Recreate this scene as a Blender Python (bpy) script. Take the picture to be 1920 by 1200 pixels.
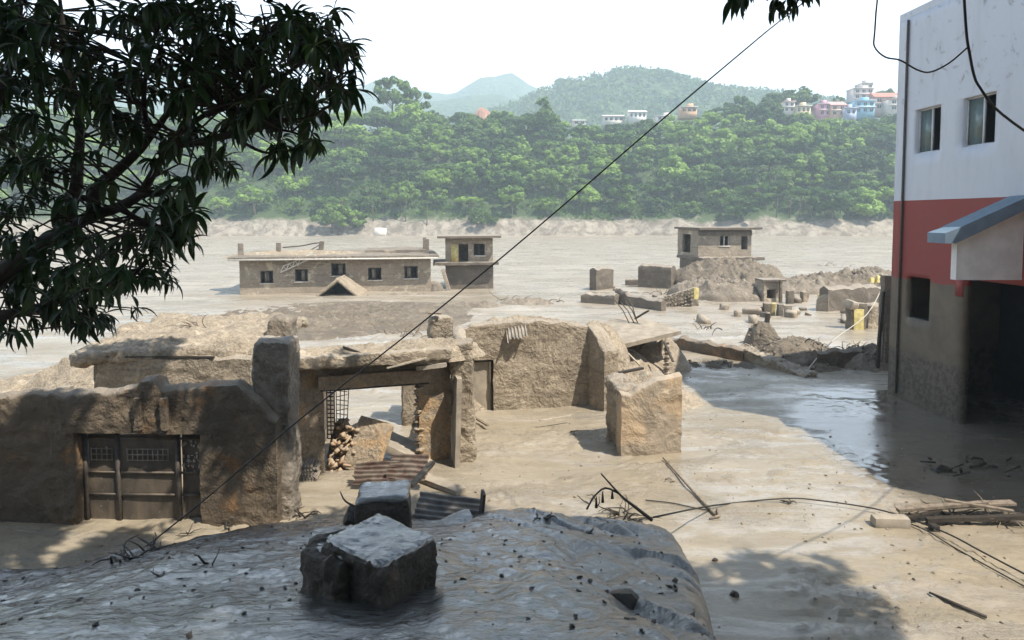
import bpy, bmesh, math, random
import numpy as np
from mathutils import Vector, Matrix, Euler

for o in list(bpy.data.objects):
    bpy.data.objects.remove(o)
SC = bpy.context.scene
COL = SC.collection
rnd = random.Random(7)

# ------------------------------------------------------------------ camera
CAM_H = 7.0
FPX = 1269.0                      # focal length in photo pixels (1920 wide)
PITCH = math.atan(75.0 / FPX)
cam = bpy.data.cameras.new('camera')
cam.sensor_fit = 'HORIZONTAL'; cam.sensor_width = 36.0
cam.lens = 36.0 * FPX / 1920.0
cam.shift_y = -120.0 / 1920.0
cam.clip_start = 0.1; cam.clip_end = 9000
camo = bpy.data.objects.new('camera', cam); COL.objects.link(camo)
camo.location = (0, 0, CAM_H)
camo.rotation_euler = (math.pi / 2 - PITCH, 0, 0)
SC.camera = camo

# ------------------------------------------------------------------ light
SUN_AZ = (0.82, -0.572)            # towards the sun: to the right and behind the camera
SUN_EL = math.radians(57)
sdir = Vector((SUN_AZ[0] * math.cos(SUN_EL), SUN_AZ[1] * math.cos(SUN_EL), math.sin(SUN_EL))).normalized()
sun = bpy.data.lights.new('sun', 'SUN'); sun.energy = 5.0; sun.angle = math.radians(0.55); sun.color = (1.0, 0.93, 0.82)
suno = bpy.data.objects.new('sun', sun); COL.objects.link(suno)
suno.rotation_euler = sdir.to_track_quat('Z', 'Y').to_euler()
suno.location = (30, -20, 60)

world = bpy.data.worlds.new('World'); SC.world = world; world.use_nodes = True
wn = world.node_tree; wn.nodes.clear()
def wnode(t): return wn.nodes.new(t)
wout = wnode('ShaderNodeOutputWorld'); wbg = wnode('ShaderNodeBackground')
sky = wnode('ShaderNodeTexSky'); sky.sky_type = 'NISHITA'; sky.sun_disc = False
sky.sun_elevation = SUN_EL
sky.sun_rotation = math.atan2(SUN_AZ[0], SUN_AZ[1])
sky.air_density = 1.4; sky.dust_density = 0.8; sky.ozone_density = 1.0
tc = wnode('ShaderNodeTexCoord'); sep = wnode('ShaderNodeSeparateXYZ')
wn.links.new(tc.outputs['Generated'], sep.inputs[0])
zadd = wnode('ShaderNodeMath'); zadd.operation = 'ADD'; zadd.inputs[1].default_value = 0.12
zmx = wnode('ShaderNodeMath'); zmx.operation = 'MAXIMUM'; zmx.inputs[1].default_value = 0.0
wn.links.new(sep.outputs['Z'], zmx.inputs[0]); wn.links.new(zmx.outputs[0], zadd.inputs[0])
dv = wnode('ShaderNodeVectorMath'); dv.operation = 'DIVIDE'
cmb = wnode('ShaderNodeCombineXYZ')
for k in ('X', 'Y', 'Z'): wn.links.new(zadd.outputs[0], cmb.inputs[k])
wn.links.new(tc.outputs['Generated'], dv.inputs[0]); wn.links.new(cmb.outputs[0], dv.inputs[1])
cn = wnode('ShaderNodeTexNoise'); cn.inputs['Scale'].default_value = 1.1; cn.inputs['Detail'].default_value = 7; cn.inputs['Roughness'].default_value = 0.55
cn.inputs['Distortion'].default_value = 0.4
wn.links.new(dv.outputs[0], cn.inputs['Vector'])
hz = wnode('ShaderNodeMapRange'); hz.inputs['From Min'].default_value = 0.0; hz.inputs['From Max'].default_value = 0.72
hz.inputs['To Min'].default_value = 0.52; hz.inputs['To Max'].default_value = -0.30
wn.links.new(sep.outputs['Z'], hz.inputs['Value'])
cad = wnode('ShaderNodeMath'); cad.operation = 'ADD'
wn.links.new(cn.outputs['Fac'], cad.inputs[0]); wn.links.new(hz.outputs[0], cad.inputs[1])
cr = wnode('ShaderNodeMapRange'); cr.interpolation_type = 'SMOOTHSTEP'
cr.inputs['From Min'].default_value = 0.42; cr.inputs['From Max'].default_value = 0.66
wn.links.new(cad.outputs[0], cr.inputs['Value'])
cmix = wnode('ShaderNodeMix'); cmix.data_type = 'RGBA'
cmix.inputs['B'].default_value = (14.2, 16.0, 18.6, 1)
wn.links.new(cr.outputs[0], cmix.inputs['Factor']); wn.links.new(sky.outputs[0], cmix.inputs['A'])
wn.links.new(cmix.outputs['Result'], wbg.inputs['Color'])
wbg.inputs['Strength'].default_value = 0.07
wn.links.new(wbg.outputs[0], wout.inputs[0])

SC.view_settings.view_transform = 'Standard'; SC.view_settings.look = 'None'
SC.view_settings.exposure = 0.86; SC.view_settings.gamma = 1.0
SC.view_settings.use_curve_mapping = False
SC.render.engine = 'CYCLES'
SC.cycles.use_denoising = True
SC.cycles.max_bounces = 7; SC.cycles.diffuse_bounces = 3; SC.cycles.glossy_bounces = 3
SC.cycles.transmission_bounces = 4; SC.cycles.volume_bounces = 2; SC.cycles.transparent_max_bounces = 8
SC.cycles.caustics_reflective = False; SC.cycles.caustics_refractive = False
SC.cycles.use_fast_gi = False

# ------------------------------------------------------------------ projection helpers (photo pixels <-> metres)
CP, SP = math.cos(PITCH), math.sin(PITCH)
def _v(py): return (480.0 - py) / FPX
def zat(py, Y):
    v = _v(py); return CAM_H + Y * (-SP + v * CP) / (CP + v * SP)
def xat(px, py, Y):
    return Y * ((px - 960.0) / FPX) / (CP + _v(py) * SP)
def P(px, py, Y): return Vector((xat(px, py, Y), Y, zat(py, Y)))
def G(px, py, z=0.0):
    v = _v(py); Y = (z - CAM_H) * (CP + v * SP) / (-SP + v * CP)
    return Vector((xat(px, py, Y), Y, z))
def onwall(A, B, px, py):
    A = Vector(A[:2]); B = Vector(B[:2]); D = B - A
    k = ((px - 960.0) / FPX) / (CP + _v(py) * SP)
    t = (k * A.y - A.x) / (D.x - k * D.y)
    return t * D.length, zat(py, A.y + t * D.y)

# ------------------------------------------------------------------ noise
def _hash(ix, iy, iz, seed):
    h = (ix * 374761393 + iy * 668265263 + iz * 2147483647 + seed * 1274126177) & 0xffffffff
    h = ((h ^ (h >> 13)) * 1274126177) & 0xffffffff
    h = h ^ (h >> 16)
    return (h & 0xffff) / 32767.5 - 1.0
def vnoise(p, seed=0):
    p = np.asarray(p, dtype=np.float64)
    i = np.floor(p).astype(np.int64); f = p - i
    f = f * f * f * (f * (f * 6 - 15) + 10)
    r = 0
    for dx in (0, 1):
        wx = f[:, 0] if dx else 1 - f[:, 0]
        for dy in (0, 1):
            wy = f[:, 1] if dy else 1 - f[:, 1]
            for dz in (0, 1):
                wz = f[:, 2] if dz else 1 - f[:, 2]
                r = r + wx * wy * wz * _hash(i[:, 0] + dx, i[:, 1] + dy, i[:, 2] + dz, seed)
    return r
def fbm(p, octaves=4, seed=0, gain=0.5):
    p = np.asarray(p, dtype=np.float64); a = 1.0; r = 0; t = 0
    for k in range(octaves):
        r = r + a * vnoise(p * (2.03 ** k) + 17.3 * k, seed + k); t += a; a *= gain
    return r / t

# ------------------------------------------------------------------ object helpers
WL = {}
def wl(o): return WL.get(o.name, Vector((0, 0, 0))) if o else Vector((0, 0, 0))
def tag(o, label, cat=None, group=None, kind=None):
    if label: o['label'] = label
    if cat: o['category'] = cat
    if group: o['group'] = group
    if kind: o['kind'] = kind
    return o
def thing(name, loc, label, cat, group=None):
    o = bpy.data.objects.new(name, None); COL.objects.link(o)
    o.empty_display_size = 0.2
    o.location = loc; WL[o.name] = Vector(loc)
    return tag(o, label, cat, group)
def mk_mesh(name, V, F, smooth=False):
    me = bpy.data.meshes.new(name)
    V = np.asarray(V, dtype=np.float32)
    if isinstance(F, np.ndarray):
        k = F.shape[1]; n = F.shape[0]
        me.vertices.add(len(V)); me.vertices.foreach_set('co', V.ravel())
        me.loops.add(n * k); me.loops.foreach_set('vertex_index', F.astype(np.int32).ravel())
        me.polygons.add(n); me.polygons.foreach_set('loop_start', np.arange(0, n * k, k, dtype=np.int32))
        me.polygons.foreach_set('loop_total', np.full(n, k, dtype=np.int32))
        me.update(calc_edges=True)
    else:
        me.from_pydata([tuple(v) for v in V.tolist()], [], F); me.update()
    if smooth:
        me.polygons.foreach_set('use_smooth', np.ones(len(me.polygons), dtype=bool))
    return me
def ob(name, V, F, mat, parent=None, smooth=False, recenter=True):
    V = np.asarray(V, dtype=np.float64)
    c = np.array([V[:, 0].mean(), V[:, 1].mean(), V[:, 2].min()]) if recenter else np.zeros(3)
    me = mk_mesh(name, V - c, F, smooth)
    if mat: me.materials.append(mat)
    o = bpy.data.objects.new(name, me); COL.objects.link(o)
    o.location = Vector(c.tolist()) - wl(parent)
    WL[o.name] = Vector(c.tolist())
    if parent: o.parent = parent
    return o
def sharpen(o, deg=38):
    try:
        o.data.set_sharp_from_angle(angle=math.radians(deg))
    except Exception:
        pass
    return o
def inst(name, me, mtx, parent=None):
    o = bpy.data.objects.new(name, me); COL.objects.link(o)
    if parent:
        o.parent = parent; mtx = Matrix.Translation(-wl(parent)) @ mtx
    o.matrix_local = mtx
    return o

def wall_mesh(A, B, thick, tops, openings=(), z0=-0.5, step=0.13, amp=0.05, rag=0.07, seed=0, cap=0.15, freq=2.2, skew=0.03):
    A = np.array([A[0], A[1]]); B = np.array([B[0], B[1]])
    L = float(np.linalg.norm(B - A)); d = (B - A) / L; n = np.array([d[1], -d[0]])
    if not isinstance(tops, (list, tuple)): tops = [(0, tops), (L, tops)]
    ts, tz = zip(*sorted(tops))
    def merge(lo, hi, extra):
        k = max(2, int(round((hi - lo) / step)))
        a = list(np.linspace(lo, hi, k + 1)); ex = [e for e in extra if lo < e < hi]
        a = [x for x in a if all(abs(x - e) > step * 0.45 for e in ex) or x in (lo, hi)]
        return np.array(sorted(set(a + ex)))
    sl = merge(0, L, [e for o in openings for e in o[:2]])
    T = np.interp(sl, ts, tz)
    T = T + rag * fbm(np.stack([sl * 2.1, sl * 0 + seed * 3.1, sl * 0], 1), 4, seed)
    zf = max([o[3] for o in openings] + [0]) + 0.03 if openings else float(np.min(T)) * 0.6
    zl = merge(z0, zf, [e for o in openings for e in o[2:]])
    K = max(3, int(round((float(np.mean(T)) - zf) / step)))
    nS, nz = len(sl), len(zl) + K
    Z = np.zeros((nS, nz))
    lo = np.minimum(1.0, (T - z0 - 0.04) / max(zf - z0, 1e-3))
    Z[:, :len(zl)] = z0 + (zl[None, :] - z0) * lo[:, None]
    zt = Z[:, len(zl) - 1]
    for k in range(K):
        Z[:, len(zl) + k] = zt + (T - zt) * (k + 1) / K
    S = np.repeat(sl[:, None], nz, 1)
    # ragged edges of the openings stay within a few cm
    base = np.stack([A[0] + d[0] * S, A[1] + d[1] * S, Z], -1).reshape(-1, 3)
    def relief(q, sd):
        lump = fbm(q * freq, 4, sd, .55)
        chip = np.abs(fbm(q * freq * np.array([2.6, 2.6, 3.4]) + 3, 4, sd + 40, .6))
        lay = fbm(q * np.array([.8, .8, 5.5]) + 8, 3, sd + 60)
        return lump * .9 - chip * .75 + lay * .35 + .2
    nf = relief(base, seed + 11); nb_ = relief(base + 40, seed + 23)
    sk = fbm(base * 3.0 + 9, 3, seed + 5) * skew
    h = (T[:, None] - Z).reshape(-1)
    ins = np.zeros_like(h)
    if cap > 0:
        q = np.clip(1 - h / cap, 0, 1); ins = thick * 0.42 * (1 - np.sqrt(np.clip(1 - q * q, 0, 1)))
    f = base.copy(); b = base.copy()
    f[:, :2] += n * (amp * nf - ins)[:, None] + d * sk[:, None]
    b[:, :2] += n * (-thick - amp * nb_ + ins)[:, None] + d * sk[:, None]
    # cap rounding also drops the rim a little
    V = np.concatenate([f, b]); off = nS * nz
    sc = (sl[:-1] + sl[1:]) / 2; ins_cell = np.ones((nS - 1, nz - 1), bool)
    zc = (zl[:-1] + zl[1:]) / 2
    for (s0, s1, a0, a1) in openings:
        for i in np.where((sc > s0) & (sc < s1))[0]:
            for j in np.where((zc > a0) & (zc < a1))[0]: ins_cell[i, j] = False
    F = []
    I = lambda i, j: i * nz + j
    for i in range(nS - 1):
        for j in range(nz - 1):
            if not ins_cell[i, j]: continue
            a, b_, c, e = I(i, j), I(i + 1, j), I(i + 1, j + 1), I(i, j + 1)
            F.append((a, b_, c, e)); F.append((off + e, off + c, off + b_, off + a))
            if i == 0 or not ins_cell[i - 1, j]: F.append((a, e, off + e, off + a))
            if i == nS - 2 or not ins_cell[i + 1, j]: F.append((c, b_, off + b_, off + c))
            if j == 0 or not ins_cell[i, j - 1]: F.append((b_, a, off + a, off + b_))
            if j == nz - 2 or not ins_cell[i, j + 1]: F.append((e, c, off + c, off + e))
    return V, np.array(F)
def wall(name, parent, mat, A, B, thick, tops, smooth=True, **kw):
    V, F = wall_mesh(A, B, thick, tops, **kw)
    o = ob(name, V, F, mat, parent, smooth=smooth)
    if smooth: sharpen(o, 42)
    return o

def rbox_mesh(size, seg=0.15, r=0.05, amp=0.03, seed=0, freq=2.5):
    n = [max(1, min(110, int(round(s / seg)))) for s in size]
    idx = {}; V = []; F = []
    def vid(i, j, k):
        key = (i, j, k)
        if key not in idx:
            idx[key] = len(V); V.append((i / n[0] - .5, j / n[1] - .5, k / n[2] - .5))
        return idx[key]
    for k, flip in ((0, True), (n[2], False)):
        for i in range(n[0]):
            for j in range(n[1]):
                q = [vid(i, j, k), vid(i + 1, j, k), vid(i + 1, j + 1, k), vid(i, j + 1, k)]
                F.append(tuple(q[::-1] if flip else q))
    for j, flip in ((0, False), (n[1], True)):
        for i in range(n[0]):
            for k in range(n[2]):
                q = [vid(i, j, k), vid(i + 1, j, k), vid(i + 1, j, k + 1), vid(i, j, k + 1)]
                F.append(tuple(q[::-1] if flip else q))
    for i, flip in ((0, True), (n[0], False)):
        for j in range(n[1]):
            for k in range(n[2]):
                q = [vid(i, j, k), vid(i, j + 1, k), vid(i, j + 1, k + 1), vid(i, j, k + 1)]
                F.append(tuple(q[::-1] if flip else q))
    V = np.array(V) * np.array(size)
    half = np.array(size) / 2; r = min(r, half.min() * 0.95)
    inner = np.clip(V, -(half - r), half - r); dlt = V - inner
    ln = np.linalg.norm(dlt, axis=1, keepdims=True); ln[ln < 1e-9] = 1
    V = inner + dlt / ln * r
    if amp > 0:
        nd = dlt / ln
        V = V + nd * (amp * (fbm(V * freq + seed * 7.7, 4, seed, .6) - .7 * np.abs(fbm(V * freq * 2.8 + seed, 4, seed + 50, .62)) + .2))[:, None] + amp * 0.6 * np.stack([fbm(V * freq * .7 + 31 + 9 * k + seed, 3, seed + k) for k in range(3)], 1)
    return V, np.array(F)
def xf(V, loc, rot=(0, 0, 0)):
    M = np.array(Euler(rot, 'XYZ').to_matrix())
    return V @ M.T + np.array(loc[:])
def rbox(name, parent, mat, loc, size, rot=(0, 0, 0), seg=0.15, r=0.05, amp=0.03, seed=0, freq=2.5, smooth=True):
    V, F = rbox_mesh(size, seg, r, amp, seed, freq)
    o = ob(name, xf(V, loc, rot), F, mat, parent, smooth=smooth)
    if smooth: sharpen(o, 42)
    return o
def box(name, parent, mat, loc, size, rot=(0, 0, 0), bevel=0.0):
    if bevel > 0: return rbox(name, parent, mat, loc, size, rot, seg=max(size), r=bevel, amp=0)
    s = np.array(size) / 2
    V = np.array([(x, y, z) for x in (-1, 1) for y in (-1, 1) for z in (-1, 1)]) * s
    F = np.array([(0, 1, 3, 2), (4, 6, 7, 5), (0, 4, 5, 1), (2, 3, 7, 6), (0, 2, 6, 4), (1, 5, 7, 3)])
    return ob(name, xf(V, loc, rot), F, mat, parent)
def multi(name, parent, mat, boxes):
    s8 = np.array([(x, y, z) for x in (-1, 1) for y in (-1, 1) for z in (-1, 1)]) / 2
    f6 = np.array([(0, 1, 3, 2), (4, 6, 7, 5), (0, 4, 5, 1), (2, 3, 7, 6), (0, 2, 6, 4), (1, 5, 7, 3)])
    VV = []; FF = []
    for k, (loc, size, rot) in enumerate(boxes):
        VV.append(xf(s8 * np.array(size), loc, rot)); FF.append(f6 + 8 * k)
    return ob(name, np.concatenate(VV), np.concatenate(FF), mat, parent)

def heap_mesh(cx, cy, z, rx, ry, h, rot=0, amp=0.15, n=36, freq=1.2, seed=0, power=1.0):
    n = int(n * 1.7); rr = np.linspace(0, 1.15, n); th = np.linspace(0, 2 * math.pi, 2 * n, endpoint=False)
    R, T = np.meshgrid(rr, th, indexing='ij')
    wob = 1 + 0.22 * fbm(np.stack([np.cos(T).ravel() * 1.3 + seed, np.sin(T).ravel() * 1.3, T.ravel() * 0 + seed], 1), 3, seed).reshape(T.shape)
    x = R * wob * rx * np.cos(T); y = R * wob * ry * np.sin(T)
    c, s = math.cos(rot), math.sin(rot)
    X = cx + x * c - y * s; Y = cy + x * s + y * c
    pr = np.clip(1 - R ** 2, 0, 1) ** power
    pts = np.stack([X.ravel() * freq, Y.ravel() * freq, X.ravel() * 0 + seed], 1)
    nz = (fbm(pts, 6, seed + 3, .58) - .55 * np.abs(fbm(pts * 3.1 + 5, 4, seed + 9, .6)) + .15).reshape(R.shape)
    Z = z + h * pr + amp * nz * np.clip(1.25 - R ** 3, 0, 1) - 0.5 * np.clip(R - 0.97, 0, 1) * 3
    V = np.stack([X.ravel(), Y.ravel(), Z.ravel()], 1)
    m = 2 * n; F = []
    i, j = np.meshgrid(np.arange(n - 1), np.arange(m), indexing='ij'); i = i.ravel(); j = j.ravel(); j2 = (j + 1) % m
    F = np.stack([i * m + j, (i + 1) * m + j, (i + 1) * m + j2, i * m + j2], 1)
    return V, F
def heap(name, parent, mat, *a, **kw):
    V, F = heap_mesh(*a, **kw)
    return ob(name, V, F, mat, parent, smooth=True)

def tube_mesh(pts, rad, n=6, sub=0):
    pts = [Vector(p) for p in pts]
    if not isinstance(rad, (list, tuple)): rad = [rad] * len(pts)
    if sub:
        q = []; rq = []
        for i in range(len(pts) - 1):
            p0 = pts[max(i - 1, 0)]; p1 = pts[i]; p2 = pts[i + 1]; p3 = pts[min(i + 2, len(pts) - 1)]
            for k in range(sub):
                t = k / sub
                q.append(0.5 * ((2 * p1) + (p2 - p0) * t + (2 * p0 - 5 * p1 + 4 * p2 - p3) * t * t + (3 * p1 - p0 - 3 * p2 + p3) * t ** 3))
                rq.append(rad[i] * (1 - t) + rad[i + 1] * t)
        q.append(pts[-1]); rq.append(rad[-1]); pts, rad = q, rq
    V = []; F = []
    up = Vector((0.13, 0.31, 0.94))
    for i, p in enumerate(pts):
        t = (pts[min(i + 1, len(pts) - 1)] - pts[max(i - 1, 0)])
        if t.length < 1e-9: t = Vector((0, 0, 1))
        t.normalize(); a = t.cross(up)
        if a.length < 1e-3: a = t.cross(Vector((1, 0, 0)))
        a.normalize(); b = t.cross(a)
        for k in range(n):
            an = 2 * math.pi * k / n
            V.append(p + (a * math.cos(an) + b * math.sin(an)) * rad[i])
    for i in range(len(pts) - 1):
        for k in range(n):
            k2 = (k + 1) % n
            F.append((i * n + k, i * n + k2, (i + 1) * n + k2, (i + 1) * n + k))
    V = [tuple(v) for v in V]
    F.append(tuple(range(n))[::-1]); F.append(tuple((len(pts) - 1) * n + k for k in range(n)))
    return V, F
def tube(name, parent, mat, pts, rad, n=6, sub=0):
    V, F = tube_mesh(pts, rad, n, sub)
    return ob(name, np.array(V), F, mat, parent, smooth=True)
def join_meshes(parts):
    VV = []; FF = []; off = 0
    for V, F in parts:
        V = np.asarray(V); VV.append(V)
        FF += [tuple(int(i) + off for i in f) for f in F]; off += len(V)
    return np.concatenate(VV), FF

def corrugated_mesh(w, l, waves=8, depth=0.025, nl=8, seed=0, bend=0.06, ragged=0.06):
    nw = waves * 6
    u = np.linspace(0, 1, nw + 1); v = np.linspace(0, 1, nl + 1)
    U, Vv = np.meshgrid(u, v, indexing='ij')
    z = depth * np.sin(U * waves * 2 * math.pi) + bend * fbm(np.stack([U.ravel() * 2, Vv.ravel() * 2, U.ravel() * 0 + seed], 1), 3, seed).reshape(U.shape)
    x = (U - .5) * w
    end = ragged * fbm(np.stack([U.ravel() * 5, U.ravel() * 0, U.ravel() * 0 + seed], 1), 3, seed + 2).reshape(U.shape)
    y = (Vv - .5) * l + end * (Vv - .5) * 2
    V = np.stack([x.ravel(), y.ravel(), z.ravel()], 1)
    V2 = V.copy(); V2[:, 2] -= 0.004
    i, j = np.meshgrid(np.arange(nw), np.arange(nl), indexing='ij'); i = i.ravel(); j = j.ravel(); m = nl + 1
    F = np.stack([i * m + j, (i + 1) * m + j, (i + 1) * m + j + 1, i * m + j + 1], 1)
    return np.concatenate([V, V2]), np.concatenate([F, F[:, ::-1] + len(V)])
def frame_xf(V, o, ex, ey):
    ex = Vector(ex).normalized(); ey = Vector(ey); ez = ex.cross(ey).normalized(); ey = ez.cross(ex)
    M = np.array([ex[:], ey[:], ez[:]])
    return V @ M + np.array(o[:])

# ------------------------------------------------------------------ materials
class NB:
    def __init__(s, name):
        s.m = bpy.data.materials.new(name); s.m.use_nodes = True; s.t = s.m.node_tree
        s.t.nodes.clear(); s.out = s.t.nodes.new('ShaderNodeOutputMaterial'); s.b = s.t.nodes.new('ShaderNodeBsdfPrincipled')
        s.t.links.new(s.b.outputs[0], s.out.inputs[0])
        s.geo = s.t.nodes.new('ShaderNodeNewGeometry')
    def set(s, node, key, val):
        if isinstance(val, bpy.types.NodeSocket): s.t.links.new(val, node.inputs[key])
        else: node.inputs[key].default_value = val
    def n(s, typ, props=None, **inp):
        nd = s.t.nodes.new(typ)
        for k, v in (props or {}).items(): setattr(nd, k, v)
        for k, v in inp.items(): s.set(nd, k.replace('_', ' '), v)
        return nd
    def map(s, scale=(1, 1, 1), rot=(0, 0, 0), loc=(0, 0, 0), src=None):
        nd = s.n('ShaderNodeMapping'); s.t.links.new(src or s.geo.outputs['Position'], nd.inputs['Vector'])
        nd.inputs['Scale'].default_value = scale; nd.inputs['Rotation'].default_value = rot; nd.inputs['Location'].default_value = loc
        return nd.outputs[0]
    def noise(s, scale=1, detail=5, rough=0.55, dist=0, vec=None):
        nd = s.n('ShaderNodeTexNoise', Scale=scale, Detail=detail, Roughness=rough, Distortion=dist)
        s.t.links.new(vec or s.geo.outputs['Position'], nd.inputs['Vector']); return nd.outputs['Fac']
    def ramp(s, fac, a, b, lo=0.0, hi=1.0):
        nd = s.n('ShaderNodeMapRange', {'interpolation_type': 'SMOOTHSTEP'})
        s.set(nd, 'Value', fac); s.set(nd, 'From Min', a); s.set(nd, 'From Max', b); s.set(nd, 'To Min', lo); s.set(nd, 'To Max', hi)
        return nd.outputs[0]
    def mix(s, fac, a, b, mode='MIX'):
        nd = s.n('ShaderNodeMix', {'data_type': 'RGBA', 'blend_type': mode})
        s.set(nd, 'Factor', fac)
        for k, v in (('A', a), ('B', b)):
            i = nd.inputs[6 if k == 'A' else 7]
            if isinstance(v, bpy.types.NodeSocket): s.t.links.new(v, i)
            else: i.default_value = tuple(v) + (1,) if len(v) == 3 else v
        return nd.outputs[2]
    def math(s, op, a, b=0.0):
        nd = s.n('ShaderNodeMath', {'operation': op}); s.set(nd, 0, a); s.set(nd, 1, b); return nd.outputs[0]
    def bump(s, h, strength=0.5, dist=0.05, normal=None):
        nd = s.n('ShaderNodeBump', Strength=strength, Distance=dist); s.t.links.new(h, nd.inputs['Height'])
        if normal: s.t.links.new(normal, nd.inputs['Normal'])
        return nd.outputs[0]
    def vor(s, scale=5, feature='F1', vec=None, rnd_=1.0):
        nd = s.n('ShaderNodeTexVoronoi', {'feature': feature}, Scale=scale, Randomness=rnd_)
        s.t.links.new(vec or s.geo.outputs['Position'], nd.inputs['Vector']); return nd
    def fin(s, color=None, rough=None, normal=None, coatn=None, **kw):
        if color is not None: s.set(s.b, 'Base Color', color if isinstance(color, bpy.types.NodeSocket) else tuple(color) + (1,))
        if rough is not None: s.set(s.b, 'Roughness', rough)
        if normal is not None:
            s.t.links.new(normal, s.b.inputs['Normal'])
            if coatn is not None: s.t.links.new(coatn, s.b.inputs['Coat Normal'])
        for k, v in kw.items(): s.set(s.b, k.replace('_', ' '), v)
        return s.m
    def xyz(s, src=None):
        nd = s.n('ShaderNodeSeparateXYZ'); s.t.links.new(src or s.geo.outputs['Position'], nd.inputs[0]); return nd.outputs

def mud_wall(name, c1, c2, dark=(0.11, 0.085, 0.06), ochre=None, bump=0.8, rough=0.8, seed=0.0, ochre_t=(0.52, 0.62), layered=True, lighttop=0.0, speck=0.6):
    b = NB(name)
    v = b.map(loc=(seed * 3.1, seed * 1.7, seed))
    big = b.noise(0.7, 6, 0.6, 0.3, v)
    col = b.mix(b.ramp(big, 0.35, 0.65), c1, c2)
    if layered:
        st = b.noise(1.0, 6, 0.6, 0.6, b.map((0.5, 0.5, 3.4), loc=(seed, 0, seed)))
        col = b.mix(b.ramp(st, 0.52, 0.7, 0, 0.55), col, dark)
    if ochre:
        oc = b.noise(1.0, 5, 0.6, 0.5, b.map((0.7, 0.7, 0.95), loc=(seed * 2, 4, 2)))
        col = b.mix(b.ramp(oc, ochre_t[0], ochre_t[1], 0, 0.85), col, ochre)
    fine = b.noise(11, 9, 0.7, 0, v)
    col = b.mix(b.ramp(fine, 0.3, 0.7, speck, 0.0), col, dark)
    pale = b.noise(1.7, 7, 0.68, 0.5, b.map(loc=(seed * 1.3, 9, 3)))
    col = b.mix(b.ramp(pale, 0.54, 0.66, 0, 0.45), col, tuple(min(.62, c * 1.45) for c in c2))
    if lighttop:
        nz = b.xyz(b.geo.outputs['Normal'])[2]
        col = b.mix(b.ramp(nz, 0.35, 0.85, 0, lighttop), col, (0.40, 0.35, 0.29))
    h1 = b.noise(7.5, 10, 0.72, 0.25, v); vo = b.vor(13, vec=v).outputs['Distance']
    h = b.math('ADD', h1, b.math('MULTIPLY', vo, 0.25))
    h = b.math('ADD', h, b.math('MULTIPLY', b.noise(3.4, 6, 0.65, 0.5, v), 1.1))
    rgh = b.ramp(b.noise(0.85, 5, 0.6, 0.6, b.map(loc=(seed, 2, seed * 2))), 0.38, 0.60, 0.4, 1.0)
    nrm = b.bump(b.math('MULTIPLY', h, rgh), bump, 0.085)
    return b.fin(col, b.ramp(big, 0.3, 0.7, rough - 0.15, rough + 0.1), nrm, Specular_IOR_Level=0.35)

M = {}
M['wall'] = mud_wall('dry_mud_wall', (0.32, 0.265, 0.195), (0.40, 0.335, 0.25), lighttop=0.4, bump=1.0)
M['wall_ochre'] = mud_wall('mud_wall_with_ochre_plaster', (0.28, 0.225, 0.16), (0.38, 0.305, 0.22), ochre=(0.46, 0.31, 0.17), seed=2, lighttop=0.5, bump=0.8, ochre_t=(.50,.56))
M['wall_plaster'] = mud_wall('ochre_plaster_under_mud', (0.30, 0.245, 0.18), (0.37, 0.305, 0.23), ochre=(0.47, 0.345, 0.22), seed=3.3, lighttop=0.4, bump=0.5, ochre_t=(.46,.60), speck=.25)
M['wall_dark'] = mud_wall('shade_darkened_damp_wall', (0.09, 0.07, 0.048), (0.155, 0.118, 0.08), ochre=(0.32, 0.17, 0.07), seed=5, lighttop=0.4, ochre_t=(0.56, 0.68), bump=1.0)  # damp mud, darkened further in the colour to stand for tree shade
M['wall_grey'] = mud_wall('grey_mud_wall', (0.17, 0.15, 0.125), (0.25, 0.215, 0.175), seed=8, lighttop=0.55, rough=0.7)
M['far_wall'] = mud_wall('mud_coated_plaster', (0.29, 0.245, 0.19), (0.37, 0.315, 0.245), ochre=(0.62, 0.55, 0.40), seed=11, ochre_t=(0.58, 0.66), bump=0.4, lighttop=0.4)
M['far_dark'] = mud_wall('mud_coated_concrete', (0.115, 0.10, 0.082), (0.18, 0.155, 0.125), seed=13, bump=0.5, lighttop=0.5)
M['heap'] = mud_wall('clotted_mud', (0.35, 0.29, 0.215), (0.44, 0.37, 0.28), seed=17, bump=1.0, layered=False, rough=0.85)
M['heap_grey'] = mud_wall('clotted_grey_mud', (0.20, 0.17, 0.135), (0.29, 0.25, 0.20), seed=19, bump=1.0, layered=False, rough=0.75)
M['mound'] = mud_wall('stratified_wet_mud', (0.15, 0.128, 0.10), (0.23, 0.195, 0.15), seed=29, bump=1.0, rough=0.8)
M['wetblock'] = mud_wall('wet_masonry', (0.045, 0.038, 0.031), (0.085, 0.07, 0.054), dark=(0.018, 0.016, 0.013), seed=23, bump=0.9, rough=0.5, lighttop=0.0)

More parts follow.
